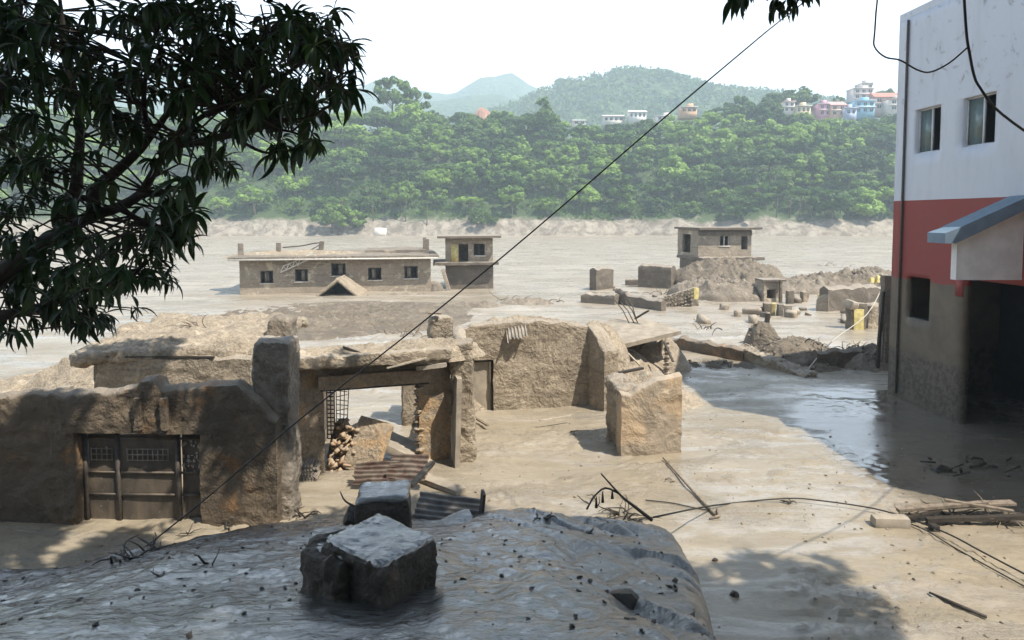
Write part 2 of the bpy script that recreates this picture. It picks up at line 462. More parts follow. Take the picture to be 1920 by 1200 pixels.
def make_ground():
    b = NB('flood_mud')
    X_, Y_, Z_ = b.xyz()
    big = b.noise(0.09, 4, 0.5, 0.8)
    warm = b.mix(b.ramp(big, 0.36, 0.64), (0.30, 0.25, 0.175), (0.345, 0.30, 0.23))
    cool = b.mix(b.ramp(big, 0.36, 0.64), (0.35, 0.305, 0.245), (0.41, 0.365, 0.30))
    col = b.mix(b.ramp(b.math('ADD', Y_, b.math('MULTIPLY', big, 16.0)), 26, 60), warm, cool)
    flow = b.noise(1.0, 7, 0.6, 1.4, b.map((0.10, 0.42, 0.3), rot=(0, 0, 0.35)))
    col = b.mix(b.ramp(flow, 0.40, 0.62, 0, .8), col, (0.25, 0.208, 0.148))
    film = b.noise(1.0, 6, 0.6, 1.6, b.map((0.16, 0.6, 0.4), rot=(0, 0, 0.2), loc=(7, 3, 0)))
    wet = b.ramp(film, 0.50, 0.60)
    col = b.mix(b.math('MULTIPLY', wet, 0.35), col, (0.40, 0.365, 0.315))
    clod = b.noise(0.30, 4, 0.6, 0.5, b.map(loc=(31, 12, 0)))
    cl = b.ramp(clod, 0.48, 0.58)
    sp = b.noise(8, 7, 0.75); sp2 = b.noise(2.4, 8, 0.72, 0.6, b.map(loc=(3, 5, 7)))
    dk = b.math('MULTIPLY', b.ramp(sp, 0.55, 0.68), b.math('ADD', b.math('MULTIPLY', cl, 0.6), 0.15))
    col = b.mix(dk, col, (0.14, 0.115, 0.085))
    col = b.mix(b.ramp(sp2, 0.56, 0.72, 0, .5), col, (0.22, 0.18, 0.13))
    # drag marks and thin silt lines
    ln = b.noise(1.0, 8, 0.7, 2.2, b.map((0.5, 3.2, 1), rot=(0, 0, 0.5), loc=(2, 9, 0)))
    lm = b.math('SUBTRACT', 1.0, b.ramp(b.math('ABSOLUTE', b.math('SUBTRACT', ln, 0.5)), 0.0, 0.03))
    col = b.mix(b.math('MULTIPLY', lm, 0.55), col, (0.17, 0.14, 0.105))
    # standing film of water against the painted building
    dx = b.math('DIVIDE', b.math('SUBTRACT', X_, 13.5), 4.3); dy = b.math('DIVIDE', b.math('SUBTRACT', Y_, 20.5), 7.5)
    d2 = b.math('ADD', b.math('MULTIPLY', dx, dx), b.math('MULTIPLY', dy, dy))
    pool = b.ramp(b.math('ADD', d2, b.math('MULTIPLY', b.math('SUBTRACT', flow, 0.5), 1.6)), 1.15, 0.7)
    col = b.mix(b.math('MULTIPLY', pool, .7), col, (0.13, 0.11, 0.085))
    h1 = b.noise(3.2, 8, 0.66, 0.6); h2 = b.noise(13, 8, 0.72)
    rip = b.noise(1.0, 6, 0.6, 1.2, b.map((0.7, 2.6, 1), rot=(0, 0, 0.3)))
    amp = b.math('ADD', b.math('MULTIPLY', cl, 1.1), 0.3)
    h = b.math('ADD', b.math('MULTIPLY', b.math('ADD', b.math('MULTIPLY', h1, .7), b.math('MULTIPLY', h2, 0.8)), amp), b.math('MULTIPLY', rip, 0.22))
    h = b.math('MULTIPLY', h, b.math('SUBTRACT', 1.0, b.math('MULTIPLY', pool, .9)))
    nrm = b.bump(h, 0.7, 0.07)
    dry = b.ramp(b.noise(0.5, 5, 0.6, 0.8), 0.35, 0.65, 0.28, 0.52)
    ro = b.n('ShaderNodeMix', {'data_type': 'FLOAT'}); b.set(ro, 0, wet); b.set(ro, 2, dry); b.set(ro, 3, 0.2)
    r2 = b.n('ShaderNodeMix', {'data_type': 'FLOAT'}); b.set(r2, 0, pool); b.set(r2, 2, ro.outputs[0]); b.set(r2, 3, 0.09)
    cm = b.math('ADD', b.math('MULTIPLY', b.noise(1.0, 4, 0.55, 0.8, b.map((1.6, 4.2, 1), rot=(0, 0, .35))), .7), b.math('MULTIPLY', b.noise(5.5, 4, 0.6, 0.3), .5))
    cm = b.math('MULTIPLY', cm, b.math('SUBTRACT', 1.0, b.math('MULTIPLY', pool, .8)))
    cw = b.math('ADD', .10, b.math('MULTIPLY', b.math('MAXIMUM', b.math('MULTIPLY', wet, .6), pool), .5))
    shal = b.ramp(Y_, 40, 70, 1.0, .45)
    return b.fin(col, r2.outputs[0], nrm, b.bump(cm, 1.0, 0.03), Specular_IOR_Level=0.45, Coat_Weight=b.math('MULTIPLY', cw, shal), Coat_Roughness=0.13)
M['ground'] = make_ground()

def make_bank():
    b = NB('wet_bank_mud')
    X_, Y_, Z_ = b.xyz()
    big = b.noise(0.6, 6, 0.65, 0.5)
    col = b.mix(b.ramp(big, 0.35, 0.65), (0.04, 0.038, 0.036), (0.08, 0.077, 0.073))
    ck = b.noise(1.0, 9, 0.72, 0.5, b.map((1.0, 3.0, 1.2), rot=(0, 0, -0.6)))
    sp = b.noise(14, 8, 0.75, 0.3)
    slabm = b.ramp(b.math('ADD', X_, b.math('MULTIPLY', big, 1.2)), 0.6, 2.2)
    col = b.mix(b.math('MULTIPLY', slabm, .6), col, (0.19, 0.165, 0.13))
    dk = b.math('MAXIMUM', b.ramp(ck, 0.555, 0.64), b.ramp(sp, 0.57, 0.66, 0, .9))
    col = b.mix(dk, col, (0.035, 0.031, 0.026))
    h1 = b.noise(9, 9, 0.75, 0.3); h3 = b.noise(42, 8, 0.75)
    h2 = b.noise(1.0, 8, 0.7, 0.6, b.map((8, 20, 6), rot=(0, 0, -0.45)))
    h = b.math('ADD', b.math('MULTIPLY', h1, 0.55), b.math('ADD', b.math('MULTIPLY', h2, 0.35), b.math('MULTIPLY', h3, 0.35)))
    h = b.math('SUBTRACT', h, b.math('MULTIPLY', dk, .25))
    nrm = b.bump(h, 0.8, 0.06)
    ro = b.ramp(b.noise(1.2, 5, 0.6), 0.35, 0.7, 0.3, 0.46)
    coat = b.math('SUBTRACT', 1.0, b.math('MULTIPLY', slabm, .45))
    cm = b.math('ADD', b.math('MULTIPLY', b.noise(1.0, 5, 0.6, 0.7, b.map((2.6, 7.0, 3), rot=(0, 0, -0.4))), .8), b.math('MULTIPLY', b.noise(9, 5, 0.62, 0.3), .5))
    return b.fin(col, ro, nrm, b.bump(cm, 1.0, 0.04), Specular_IOR_Level=0.6, Coat_Weight=coat, Coat_Roughness=0.08, Coat_IOR=2.3)
M['bank'] = make_bank()

def simple(name, col, rough=0.7, var=0.25, scale=4, bump=0.0, spec=0.4, metal=0.0, col2=None):
    b = NB(name)
    n = b.noise(scale, 6, 0.6)
    c2 = col2 or tuple(c * (1 - var) for c in col)
    c = b.mix(b.ramp(n, 0.35, 0.65), col, c2)
    nrm = b.bump(b.noise(scale * 3, 6, 0.65), bump, 0.03) if bump else None
    return b.fin(c, rough, nrm, Specular_IOR_Level=spec, Metallic=metal)
M['wood'] = simple('muddy_timber', (0.24, 0.19, 0.14), 0.75, 0.45, 9, 0.4)
M['wood_dark'] = simple('wet_dark_wood', (0.05, 0.04, 0.03), 0.55, 0.4, 12, 0.4)
M['wood_pale'] = simple('pale_dried_timber', (0.45, 0.39, 0.31), 0.75, 0.3, 9, 0.3)
M['cable'] = simple('black_cable', (0.012, 0.012, 0.012), 0.5, 0.2, 20)
M['rope'] = simple('pale_rope', (0.62, 0.58, 0.5), 0.8, 0.25, 30)
M['slab'] = simple('mud_smeared_concrete', (0.35, 0.30, 0.235), 0.75, 0.3, 2.5, 0.4)
M['slab_under'] = simple('shaded_concrete', (0.22, 0.19, 0.15), 0.8, 0.25, 3, 0.3)
M['white_trim'] = simple('chalky_white_trim', (0.66, 0.63, 0.57), 0.7, 0.25, 5)
M['yellow'] = simple('faded_yellow_plaster', (0.62, 0.52, 0.22), 0.8, 0.3, 4, 0.3)
M['iron'] = simple('muddy_iron', (0.09, 0.075, 0.06), 0.6, 0.4, 10, 0.2)
M['glass_dark'] = simple('dusty_glass', (0.05, 0.06, 0.06), 0.18, 0.3, 5, spec=0.6)
M['dark_room'] = simple('shade_black_interior', (0.02, 0.019, 0.018), 0.9, 0.3, 2)  # interior surfaces coloured near black to stand for unlit rooms
M['brick'] = simple('broken_brick', (0.38, 0.26, 0.165), 0.85, 0.35, 7, 0.5, col2=(0.36, 0.295, 0.215))
M['stone'] = simple('muddy_rubble', (0.24, 0.20, 0.15), 0.8, 0.4, 6, 0.6)
M['tin_pale'] = simple('muddy_corrugated_iron', (0.34, 0.30, 0.25), 0.5, 0.4, 4, 0.15, spec=0.5)
M['tin_grey'] = simple('grey_corrugated_iron', (0.20, 0.19, 0.18), 0.42, 0.4, 5, 0.1, spec=0.6)
def make_rust():
    b = NB('rusty_corrugated_iron')
    n = b.noise(3, 6, 0.65, 0.4)
    c = b.mix(b.ramp(n, 0.38, 0.6), (0.095, 0.055, 0.042), (0.17, 0.14, 0.112))
    return b.fin(c, 0.6, b.bump(b.noise(20, 5), 0.2, 0.01))
M['tin_rust'] = make_rust()
def make_gate():
    b = NB('mud_caked_steel_gate')
    n = b.noise(1.0, 6, 0.6, 0.4, b.map((2.0, 2.0, 0.8)))
    c = b.mix(b.ramp(n, 0.35, 0.66), (0.07, 0.058, 0.045), (0.15, 0.118, 0.085))
    fl = b.noise(1.0, 6, 0.7, 0.2, b.map((9, 9, 14)))
    c = b.mix(b.ramp(fl, 0.64, 0.68, 0, 0.75), c, (0.36, 0.33, 0.29))
    return b.fin(c, 0.55, b.bump(b.noise(14, 7, 0.65), 0.4, 0.02))
M['gate'] = make_gate()

# ================================================================== SETTING
def grid_mesh(xs, ys, zf):
    X, Y = np.meshgrid(xs, ys, indexing='ij')
    Z = zf(X.ravel(), Y.ravel())
    V = np.stack([X.ravel(), Y.ravel(), Z], 1)
    m = len(ys)
    i, j = np.meshgrid(np.arange(len(xs) - 1), np.arange(m - 1), indexing='ij'); i = i.ravel(); j = j.ravel()
    return V, np.stack([i * m + j, (i + 1) * m + j, (i + 1) * m + j + 1, i * m + j + 1], 1)
def geo_lines(start, end, first, growth):
    a = [start]; s = first
    while a[-1] < end: a.append(a[-1] + s); s *= growth
    return a
def ground_z(x, y):
    p = np.stack([x, y, x * 0], 1)
    near = np.clip((260 - y) / 120, 0, 1)
    clod = np.clip(fbm(p * 0.33 + 5, 3, 71) * 3.0 - 0.25, 0, 1)
    z = 0.10 * fbm(p * 0.16, 3, 61) + 0.035 * fbm(p * np.array([0.6, 1.4, 1]), 4, 62) + clod * 0.17 * np.abs(fbm(p * 3.6, 4, 63, .65))
    z = z + 0.28 * np.exp(-((x + 20) / 14) ** 2 - ((y - 48) / 7) ** 2)
    # slope of mud sliding down to the entrance of the white building
    z = z * (1 - .85 * np.exp(-((x - 13) / 4) ** 2 - ((y - 20) / 7) ** 2))
    # low field of mud in front of the long building
    return z * near
xs = sorted(set([-v for v in geo_lines(16.0, 3500, 0.14, 1.10)] + list(np.arange(-15.9, 18.0, 0.12)) + geo_lines(18.0, 3500, 0.14, 1.10)))
ys = sorted(set([-v for v in geo_lines(0, 800, 2, 1.5)] + list(np.arange(1.0, 9.5, 0.5)) + list(np.arange(9.5, 30, 0.1)) + geo_lines(30, 3500, 0.11, 1.018)))
V, F = grid_mesh(np.array(xs), np.array(ys), ground_z)
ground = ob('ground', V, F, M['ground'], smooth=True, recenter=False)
tag(ground, 'pale flood mud plain covering everything between the ruins and the far bank', kind='structure')

edge_px = [(-160, 1062), (84, 1052), (160, 1046), (240, 1028), (330, 1010), (430, 990), (520, 966), (600, 962), (700, 958), (850, 955), (1000, 948), (1120, 960), (1220, 980), (1285, 1002)]
EP = [G(px, py, 1.0) for px, py in edge_px]
ex_ = np.array([p.x for p in EP]); ey_ = np.array([p.y for p in EP])
RP = [(-4, 0.6), (0, 1.2), (4, 1.7), (7, 2.15), (8.3, 2.45), (10, 2.8), (12.3, 3.15), (20, 3.6)]
def bank_z(x, y):
    p = np.stack([x, y, x * 0], 1)
    w = 0.35 * fbm(p * 0.9, 3, 81)
    ye = np.interp(x, ex_, ey_) + w * 0.6; xe = np.interp(y, [r[0] for r in RP], [r[1] for r in RP]) + w * 0.08
    d = np.minimum(ye - y, (xe - x) * 1.6)
    zi = 1.0 + np.maximum(ye - y, 0) * 0.30
    zi = zi + 0.16 * fbm(p * 0.55, 3, 82) + 0.03 * fbm(p * np.array([1.1, 2.0, 1]), 4, 83) + 0.03 * fbm(p * 4.6, 4, 84, .65) - 0.035 * np.abs(fbm(p * np.array([7, 12, 1]), 3, 86, .6))
    rill = np.abs(fbm(np.stack([x * 1.1 + y * 0.9, y * 0.35 - x * .3, x * 0], 1), 3, 85))
    zi = zi - 0.16 * np.clip(0.22 - rill, 0, 1) / 0.22 * np.clip((x + 1) / 2, 0, 1)
    drop = np.where(d < 0, d * 2.6, 0)
    rnd_ = np.where((d >= 0) & (d < 0.5), -((0.5 - d) ** 2) * 0.9, np.where(d < 0, -0.225, 0))
    return np.maximum(zi + drop + rnd_, -0.8)
V, F = grid_mesh(np.array(list(np.arange(-22, -10, .2)) + list(np.arange(-10, 4.6, 0.055))), np.array(list(np.arange(-6, 5, .2)) + list(np.arange(5, 15.2, 0.055))), bank_z)
bank = ob('mud_bank', V, F, M['bank'], smooth=True, recenter=False)
tag(bank, 'wet glistening mud bank in the shaded foreground', kind='structure')
def bz(x, y): return float(bank_z(np.array([x]), np.array([y]))[0])
def gz(x, y): return float(ground_z(np.array([x]), np.array([y]))[0])
def bank_pt(px, py):
    # point of the bank surface behind a photo pixel
    best = None
    for Y in np.arange(4.0, 15.0, 0.04):
        z = zat(py, Y); x = xat(px, py, Y)
        if z <= bz(x, Y): return Vector((x, Y, bz(x, Y)))
    return G(px, py)

# ---- unseen slope added behind the viewer to block low sky light
def back_z(x, y):
    p = np.stack([x, y, x * 0], 1)
    return 4.6 + np.clip(-y - 5.5, -1, 40) * 1.05 + 1.6 * fbm(p * 0.12, 4, 88) - np.clip(-y - 24, 0, 99) * 1.0
b = NB('leaf_litter_and_scrub')
c_ = b.mix(b.ramp(b.noise(0.8, 7, 0.7), 0.4, 0.6), (0.05, 0.07, 0.025), (0.10, 0.08, 0.055))
M['scrub'] = b.fin(c_, 0.95, b.bump(b.noise(2.5, 8, 0.7), 1.0, 0.4))
V, F = grid_mesh(np.arange(-60, 60, 1.0), np.arange(-45, -5.2, 0.8), back_z)
o = ob('sky_blocking_slope', V, F, M['scrub'], smooth=True, recenter=False)
tag(o, 'unseen scrubby slope added behind the viewer to block sky light', kind='structure')

# ---- far bank and wooded slope
top_px = [(-400, 205), (640, 212), (760, 215), (850, 222), (930, 218), (1000, 208), (1100, 234), (1230, 228), (1320, 212), (1400, 196), (1460, 210), (1530, 226), (1600, 222), (1690, 212), (2300, 200)]
RIDGE_Y = 345.0
def ridge(x):
    px = 960 + x / RIDGE_Y * FPX
    py = np.interp(px, [t[0] for t in top_px], [t[1] for t in top_px])
    return CAM_H + (405 - py) / FPX * RIDGE_Y - 9.0
def slope_z(x, y):
    p = np.stack([x, y, x * 0], 1)
    wob = 9 * fbm(p * 0.02, 3, 91)
    yy = y + wob
    a = np.clip((yy - 238) / 11, 0, 1)
    bankh = (6.2 + 1.5 * fbm(p * 0.05, 3, 92)) * (a * a * (3 - 2 * a))
    t = np.clip((yy - 249) / (RIDGE_Y - 249), 0, 1.6)
    R = ridge(x)
    hill = np.where(t < 1, (R - 6.2) * (1 - (1 - np.clip(t, 0, 1)) ** 1.25), (R - 6.2) + (t - 1) * 5)
    rough = 1.3 * fbm(p * 0.22, 4, 93) * np.clip((yy - 236) / 6, 0, 1) + 1.6 * fbm(p * np.array([0.5, 0.3, 1]), 4, 94, .6) * a
    return bankh + hill + rough - 0.6
b = NB('eroded_bank_and_forest_floor')
zz = b.xyz()[2]; n1 = b.noise(0.12, 6, 0.65, 0.6)
zn = b.math('ADD', zz, b.math('MULTIPLY', b.math('SUBTRACT', n1, 0.5), 9.0))
earth = b.mix(b.ramp(b.noise(1.0, 7, 0.7, 0.4, b.map((.3, .3, .12))), 0.36, 0.62), (0.33, 0.29, 0.235), (0.16, 0.135, 0.105))
col = b.mix(b.ramp(zn, 4.6, 7.0), earth, (0.045, 0.075, 0.022))
M['slope'] = b.fin(col, 0.9, b.bump(b.noise(0.8, 8, 0.7), 0.9, 0.8))
xs = sorted(set([-v for v in geo_lines(260, 700, 4, 1.2)] + list(np.arange(-260, 260, 2.2)) + geo_lines(260, 700, 4, 1.2)))
ys = list(np.arange(228, 262, 1.1)) + list(np.arange(262, 480, 4.0))
V, F = grid_mesh(np.array(xs), np.array(ys), slope_z)
hillside = ob('hillside', V, F, M['slope'], smooth=True, recenter=False)
tag(hillside, 'steep wooded slope rising behind an eroded brown river bank', kind='structure')
def sz(x, y): return float(slope_z(np.array([x]), np.array([y]))[0])

# ---- distant hills
def make_hill(name, label, prof, Y0, half, seed, mat, xw=(-900, 900), stepx=7):
    pr = np.array(prof, float)
    X = xw
    def zf(x, y):
        px = 960 + x / Y0 * FPX
        py = np.interp(px, pr[:, 0], pr[:, 1])
        H = CAM_H + (405 - py) / FPX * Y0
        t = np.abs(y - Y0) / half
        p = np.stack([x, y, x * 0], 1)
        return H * np.clip(1 - t ** 1.35, 0, 1) * (1 + 0.10 * fbm(p * 0.012, 3, seed) * np.clip(t * 3, 0, 1)) + 5.5 * fbm(p * 0.07, 4, seed + 1) - 4
    V, F = grid_mesh(np.arange(X[0], X[1], stepx), np.arange(Y0 - half, Y0 + half * 0.5, stepx), zf)
    o = ob(name, V, F, mat, smooth=True, recenter=False)
    tag(o, label, kind='structure')
    return zf
b = NB('far_forest')
n1 = b.noise(0.06, 8, 0.7); n2 = b.vor(0.11).outputs['Distance']
c = b.mix(b.ramp(n1, 0.35, 0.65), (0.03, 0.06, 0.02), (0.075, 0.12, 0.035))
c = b.mix(b.ramp(b.noise(0.012, 4, 0.6, 0.5), 0.58, 0.68, 0, 0.5), c, (0.13, 0.16, 0.06))
M['far_forest'] = b.fin(c, 0.95, b.bump(b.math('ADD', n2, n1), 1.0, 5.0))
H1 = make_hill('wooded_hill', 'rounded wooded hill with a broad summit behind the ridge houses',
          [(-600, 260), (700, 262), (900, 222), (1000, 180), (1050, 158), (1100, 150), (1150, 138), (1195, 133), (1240, 139), (1300, 158), (1360, 168), (1440, 176), (1540, 190), (1640, 200), (1800, 190), (2600, 240)], 900, 330, 101, M['far_forest'], (-1150, 1200))
H2 = make_hill('far_hill', 'low blue green hill in front of the cloud wrapped mountain',
          [(-900, 190), (300, 185), (640, 205), (760, 196), (860, 182), (930, 176), (1010, 192), (1100, 215), (1500, 260), (2600, 250)], 1250, 380, 111, M['far_forest'], (-1800, 1800), 14)
H3 = make_hill('far_mountain', 'hazy blue mountain fading into low cloud on the left',
          [(-900, 120), (100, 135), (400, 120), (560, 170), (640, 180), (720, 150), (790, 170), (850, 178), (900, 148), (960, 140), (1010, 170), (1100, 210), (1300, 240), (2600, 220)], 1700, 480, 121, M['far_forest'], (-2400, 2600), 20)

# ---- haze
HTOP = 335.0
V = np.array([(x, y, z) for x in (-2600, 2800) for y in (-260, 2300) for z in (-2.0, HTOP)])
F = [(0, 1, 3, 2), (4, 6, 7, 5), (0, 4, 5, 1), (2, 3, 7, 6), (0, 2, 6, 4), (1, 5, 7, 3)]
hm = bpy.data.materials.new('valley_haze'); hm.use_nodes = True; ht = hm.node_tree; ht.nodes.clear()
ho = ht.nodes.new('ShaderNodeOutputMaterial'); hv = ht.nodes.new('ShaderNodeVolumePrincipled')
hv.inputs['Color'].default_value = (0.72, 0.87, 1.0, 1); hv.inputs['Density'].default_value = 0.00062; hv.inputs['Anisotropy'].default_value = 0.0
ht.links.new(hv.outputs[0], ho.inputs['Volume'])
haze = ob('haze', V, F, hm, recenter=False)
tag(haze, 'thin pale dust and moisture haze filling the valley', kind='stuff')

# ================================================================== WHITE AND RED BUILDING (right)
def make_paint():
    b = NB('painted_render_shade_tint')
    z = b.xyz()[2]
    st = b.noise(1.0, 7, 0.65, 0.3, b.map((1.6, 1.6, 0.35)))
    sm = b.noise(2.2, 7, 0.65, 0.5)
    white = b.mix(b.ramp(st, 0.45, 0.72, 0, 0.35), (0.55, 0.585, 0.65), (0.40, 0.42, 0.46))  # white paint with the blue cast of its shade mixed into the colour
    smud = b.math('MULTIPLY', b.ramp(sm, 0.56, 0.72), b.ramp(z, 9.5, 12.0))
    white = b.mix(b.math('MULTIPLY', smud, 0.75), white, (0.16, 0.17, 0.18))
    red = b.mix(b.ramp(sm, 0.35, 0.7, 0, 0.4), (0.26, 0.05, 0.044), (0.21, 0.068, 0.06))
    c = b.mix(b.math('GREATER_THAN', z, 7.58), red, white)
    zl = b.math('ADD', z, b.math('MULTIPLY', b.math('SUBTRACT', b.noise(0.9, 5, 0.6), 0.5), 0.25))
    mudc = b.mix(b.ramp(b.noise(0.8, 7, 0.65, 0.4), 0.35, 0.65), (0.165, 0.132, 0.095), (0.115, 0.097, 0.075))
    mudc = b.mix(b.ramp(b.noise(1.3, 5, 0.6, 0.3, b.map(loc=(3, 1, 5))), 0.6, 0.7, 0, 0.5), mudc, (0.24, 0.13, 0.09))
    c = b.mix(b.ramp(zl, 4.62, 4.68), mudc, c)
    low = b.ramp(zl, 1.75, 2.0)
    c = b.mix(low, b.mix(b.ramp(b.noise(5, 8, 0.7), 0.4, 0.6), (0.075, 0.064, 0.052), (0.14, 0.118, 0.092)), c)
    nrm = b.bump(b.noise(6, 9, 0.7), b.ramp(zl, 1.6, 2.1, 0.7, 0.12), 0.06)
    return b.fin(c, 0.65, nrm, Specular_IOR_Level=0.4)
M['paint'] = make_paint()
C0 = G(1664, 738); DW = Vector((0.047, -1.0)).normalized()
C0 = Vector((C0.x, C0.y)); C1 = C0 + DW * 7.4; C2 = C0 + DW * 13.2
bld = thing('painted_building', (C0.x, C0.y, 0), 'tall white and red painted building with a mud stained lower storey', 'building')
def ow(px, py): return onwall(C0, C2, px, py)
w1a, w1b = ow(1716, 250)[0], ow(1763, 250)[0]; wz0, wz1 = ow(1716, 289)[1], ow(1716, 207)[1]
w2a = ow(1805, 230)[0]; w2b = w2a + (w1b - w1a) * 1.05
lwa, lwb = ow(1700, 560)[0], ow(1743, 560)[0]; lz0, lz1 = ow(1700, 594)[1], ow(1700, 517)[1]
da = ow(1805, 600)[0]
tall, low = 14.4, 10.4
V, F = wall_mesh(C0, C1, 0.28, tall, openings=[(w1a, w1b, wz0, wz1), (w2a, w2b, wz0, wz1), (lwa, lwb, lz0, lz1), (da, 7.2, -0.4, 4.93)], z0=-1.0, step=0.35, amp=0.006, rag=0, cap=0, skew=0)
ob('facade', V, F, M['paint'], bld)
V, F = wall_mesh(C1, C2, 0.28, low, z0=-1.0, step=0.5, amp=0.006, rag=0, cap=0, skew=0)
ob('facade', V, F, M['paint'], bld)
nx = Vector((1.0, 0.047)).normalized()
def side(A, B, h): 
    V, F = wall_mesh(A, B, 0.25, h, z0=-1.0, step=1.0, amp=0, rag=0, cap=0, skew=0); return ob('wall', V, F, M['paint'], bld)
side(C0 + nx * 10 , C0 + nx * 0.02, tall)            # far end
side(C1 + nx * 0.02, C1 + nx * 10, tall); side(C2 + nx * .02, C2 + nx * 10, low)
side(C2 + nx * 10, C1 + nx * 10.0, low); side(C1 + nx * 10, C0 + nx * 10, tall)
def poly_slab(name, pts, z0, z1, mat, parent):
    n = len(pts); V = [(p[0], p[1], z0) for p in pts] + [(p[0], p[1], z1) for p in pts]
    F = [tuple(range(n))[::-1], tuple(range(n, 2 * n))] + [(i, (i + 1) % n, n + (i + 1) % n, n + i) for i in range(n)]
    return ob(name, np.array(V), F, mat, parent)
def quadpts(A, B, w, m=0.0):
    d = (B - A).normalized(); return [A - d * m - nx * m, B + d * m - nx * m, B + d * m + nx * (w + m), A - d * m + nx * (w + m)]
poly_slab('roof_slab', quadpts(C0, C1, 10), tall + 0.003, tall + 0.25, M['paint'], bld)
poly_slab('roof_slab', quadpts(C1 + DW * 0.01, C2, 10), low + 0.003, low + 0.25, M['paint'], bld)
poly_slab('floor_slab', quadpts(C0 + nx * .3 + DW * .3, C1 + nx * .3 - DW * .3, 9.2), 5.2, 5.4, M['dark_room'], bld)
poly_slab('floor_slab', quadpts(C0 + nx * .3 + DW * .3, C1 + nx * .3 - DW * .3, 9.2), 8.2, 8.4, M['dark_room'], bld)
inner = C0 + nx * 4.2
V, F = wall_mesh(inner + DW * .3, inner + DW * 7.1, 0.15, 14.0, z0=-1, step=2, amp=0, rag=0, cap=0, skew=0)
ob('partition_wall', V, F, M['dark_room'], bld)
M['red_paint'] = simple('red_paint', (0.26, 0.05, 0.044), .65, .2, 3)
M['alu'] = simple('white_aluminium', (0.62, 0.63, 0.64), 0.4, 0.15, 6, spec=0.5)
b = NB('window_glass'); M['pane'] = b.fin((0.12, 0.17, 0.17), 0.12, None, Specular_IOR_Level=0.7)
def at(s, z, depth=0.0): 
    p = C0 + DW * s + nx * depth; return Vector((p.x, p.y, z))
ang = math.atan2(DW.y, DW.x)
def building_window(sa, sb, z0, z1):
    w = sb - sa; r = (0, 0, ang); cz = (z0 + z1) / 2
    t = 0.055; dpt = 0.17
    fr = multi('window', bld, M['alu'], [(at(sa + t / 2, cz, dpt), (t, .06, z1 - z0), r), (at(sb - t / 2, cz, dpt), (t, .06, z1 - z0), r),
        (at((sa + sb) / 2, z0 + t / 2, dpt), (w - 2 * t, .06, t), r), (at((sa + sb) / 2, z1 - t / 2, dpt), (w - 2 * t, .06, t), r), (at((sa + sb) / 2 + .05, cz, dpt), (t * 1.1, .07, z1 - z0 - 2 * t), r)])
    box('pane', fr, M['pane'], at(sa + w * .28, cz, dpt), (w * .46 - t, .012, z1 - z0 - 2 * t), r)
building_window(w1a, w1b, wz0, wz1); building_window(w2a, w2b, wz0, wz1)
tube('drain_pipe', bld, M['iron'], [at(0.62, 0.2, -0.06), at(0.62, 14.3, -0.06)], 0.045, 8)
multi('window_reveal', bld, M['dark_room'], [(at((lwa + lwb) / 2, lz0 + 0.02, .2), (lwb - lwa - .02, .1, .03), (0, 0, ang))])
box('door_surround', bld, M['red_paint'], at(da - .19, 4.62, -.022), (.36, .03, .62), (0, 0, ang))
# lean-to porch
PY = 20.0
colx = xat(1790, 700, PY)
porch_z = zat(525, PY)
def make_porch_paint():
    b = NB('porch_column_paint'); z = b.xyz()[2]
    mudc = b.mix(b.ramp(b.noise(1.5, 7, 0.65, 0.4), 0.35, 0.65), (0.21, 0.165, 0.12), (0.14, 0.115, 0.09))
    c = b.mix(b.ramp(b.math('ADD', z, b.math('MULTIPLY', b.noise(3, 4), 0.1)), 4.62, 4.66), mudc, (0.33, 0.065, 0.055))
    return b.fin(c, 0.7, b.bump(b.noise(8, 8, 0.7), 0.4, 0.04))
M['porch'] = make_porch_paint()
fx = C0.x + (C0.y - PY) * 0.047
ra = Vector((xat(1762, 447, PY), zat(447, PY))); rb_ = Vector((xat(1841, 412, PY), zat(412, PY)))
slp = (rb_.y - ra.y) / (rb_.x - ra.x)
def porch_prism(name, prof, y0, y1, mat):
    n = len(prof); V = [(x, y0, z) for x, z in prof] + [(x, y1, z) for x, z in prof]
    F = [tuple(range(n)), tuple(range(n, 2 * n))[::-1]] + [(i, n + i, n + (i + 1) % n, (i + 1) % n) for i in range(n)]
    return ob(name, np.array(V), F, mat, bld)
rx1 = fx + 0.2; rz = lambda x: ra.y + (x - ra.x) * slp
M['porch_roof'] = simple('blue_grey_painted_fascia', (0.16, 0.23, 0.30), 0.55, 0.2, 3)
M['porch_white'] = simple('white_render', (0.74, 0.75, 0.77), 0.7, 0.15, 2)
porch_prism('porch_roof', [(ra.x, ra.y - .14), (ra.x + .32, ra.y - .14), (rx1, rz(rx1) - .20), (rx1, rz(rx1) + .16), (ra.x + .28, rz(ra.x + .28) + .14), (ra.x, ra.y + .16)], PY - .25, PY + .6, M['porch_roof'])
gx = xat(1793, 500, PY)
porch_prism('porch_gable', [(gx, porch_z), (rx1, porch_z), (rx1, rz(rx1) - .22), (gx, rz(gx) - .22)], PY, PY + .25, M['porch_white'])

# ================================================================== RUINS, near
def tops_px(A, B, pts): return [onwall(A, B, px, py) for px, py in pts]
def op_px(A, B, x0, x1, ytop, ybot=None, z0=-0.45):
    s0, zt = onwall(A, B, x0, ytop); s1, _ = onwall(A, B, x1, ytop)
    zb = z0 if ybot is None else onwall(A, B, x0, ybot)[1]
    return (s0, s1, zb, zt)
def seg_at(A, B, s, off=0.0, z=0.0):
    A = Vector(A[:2]); B = Vector(B[:2]); d = (B - A).normalized(); n = Vector((d.y, -d.x))
    p = A + d * s + n * off; return Vector((p.x, p.y, z))
def heading(A, B): return math.atan2(B[1] - A[1], B[0] - A[0])

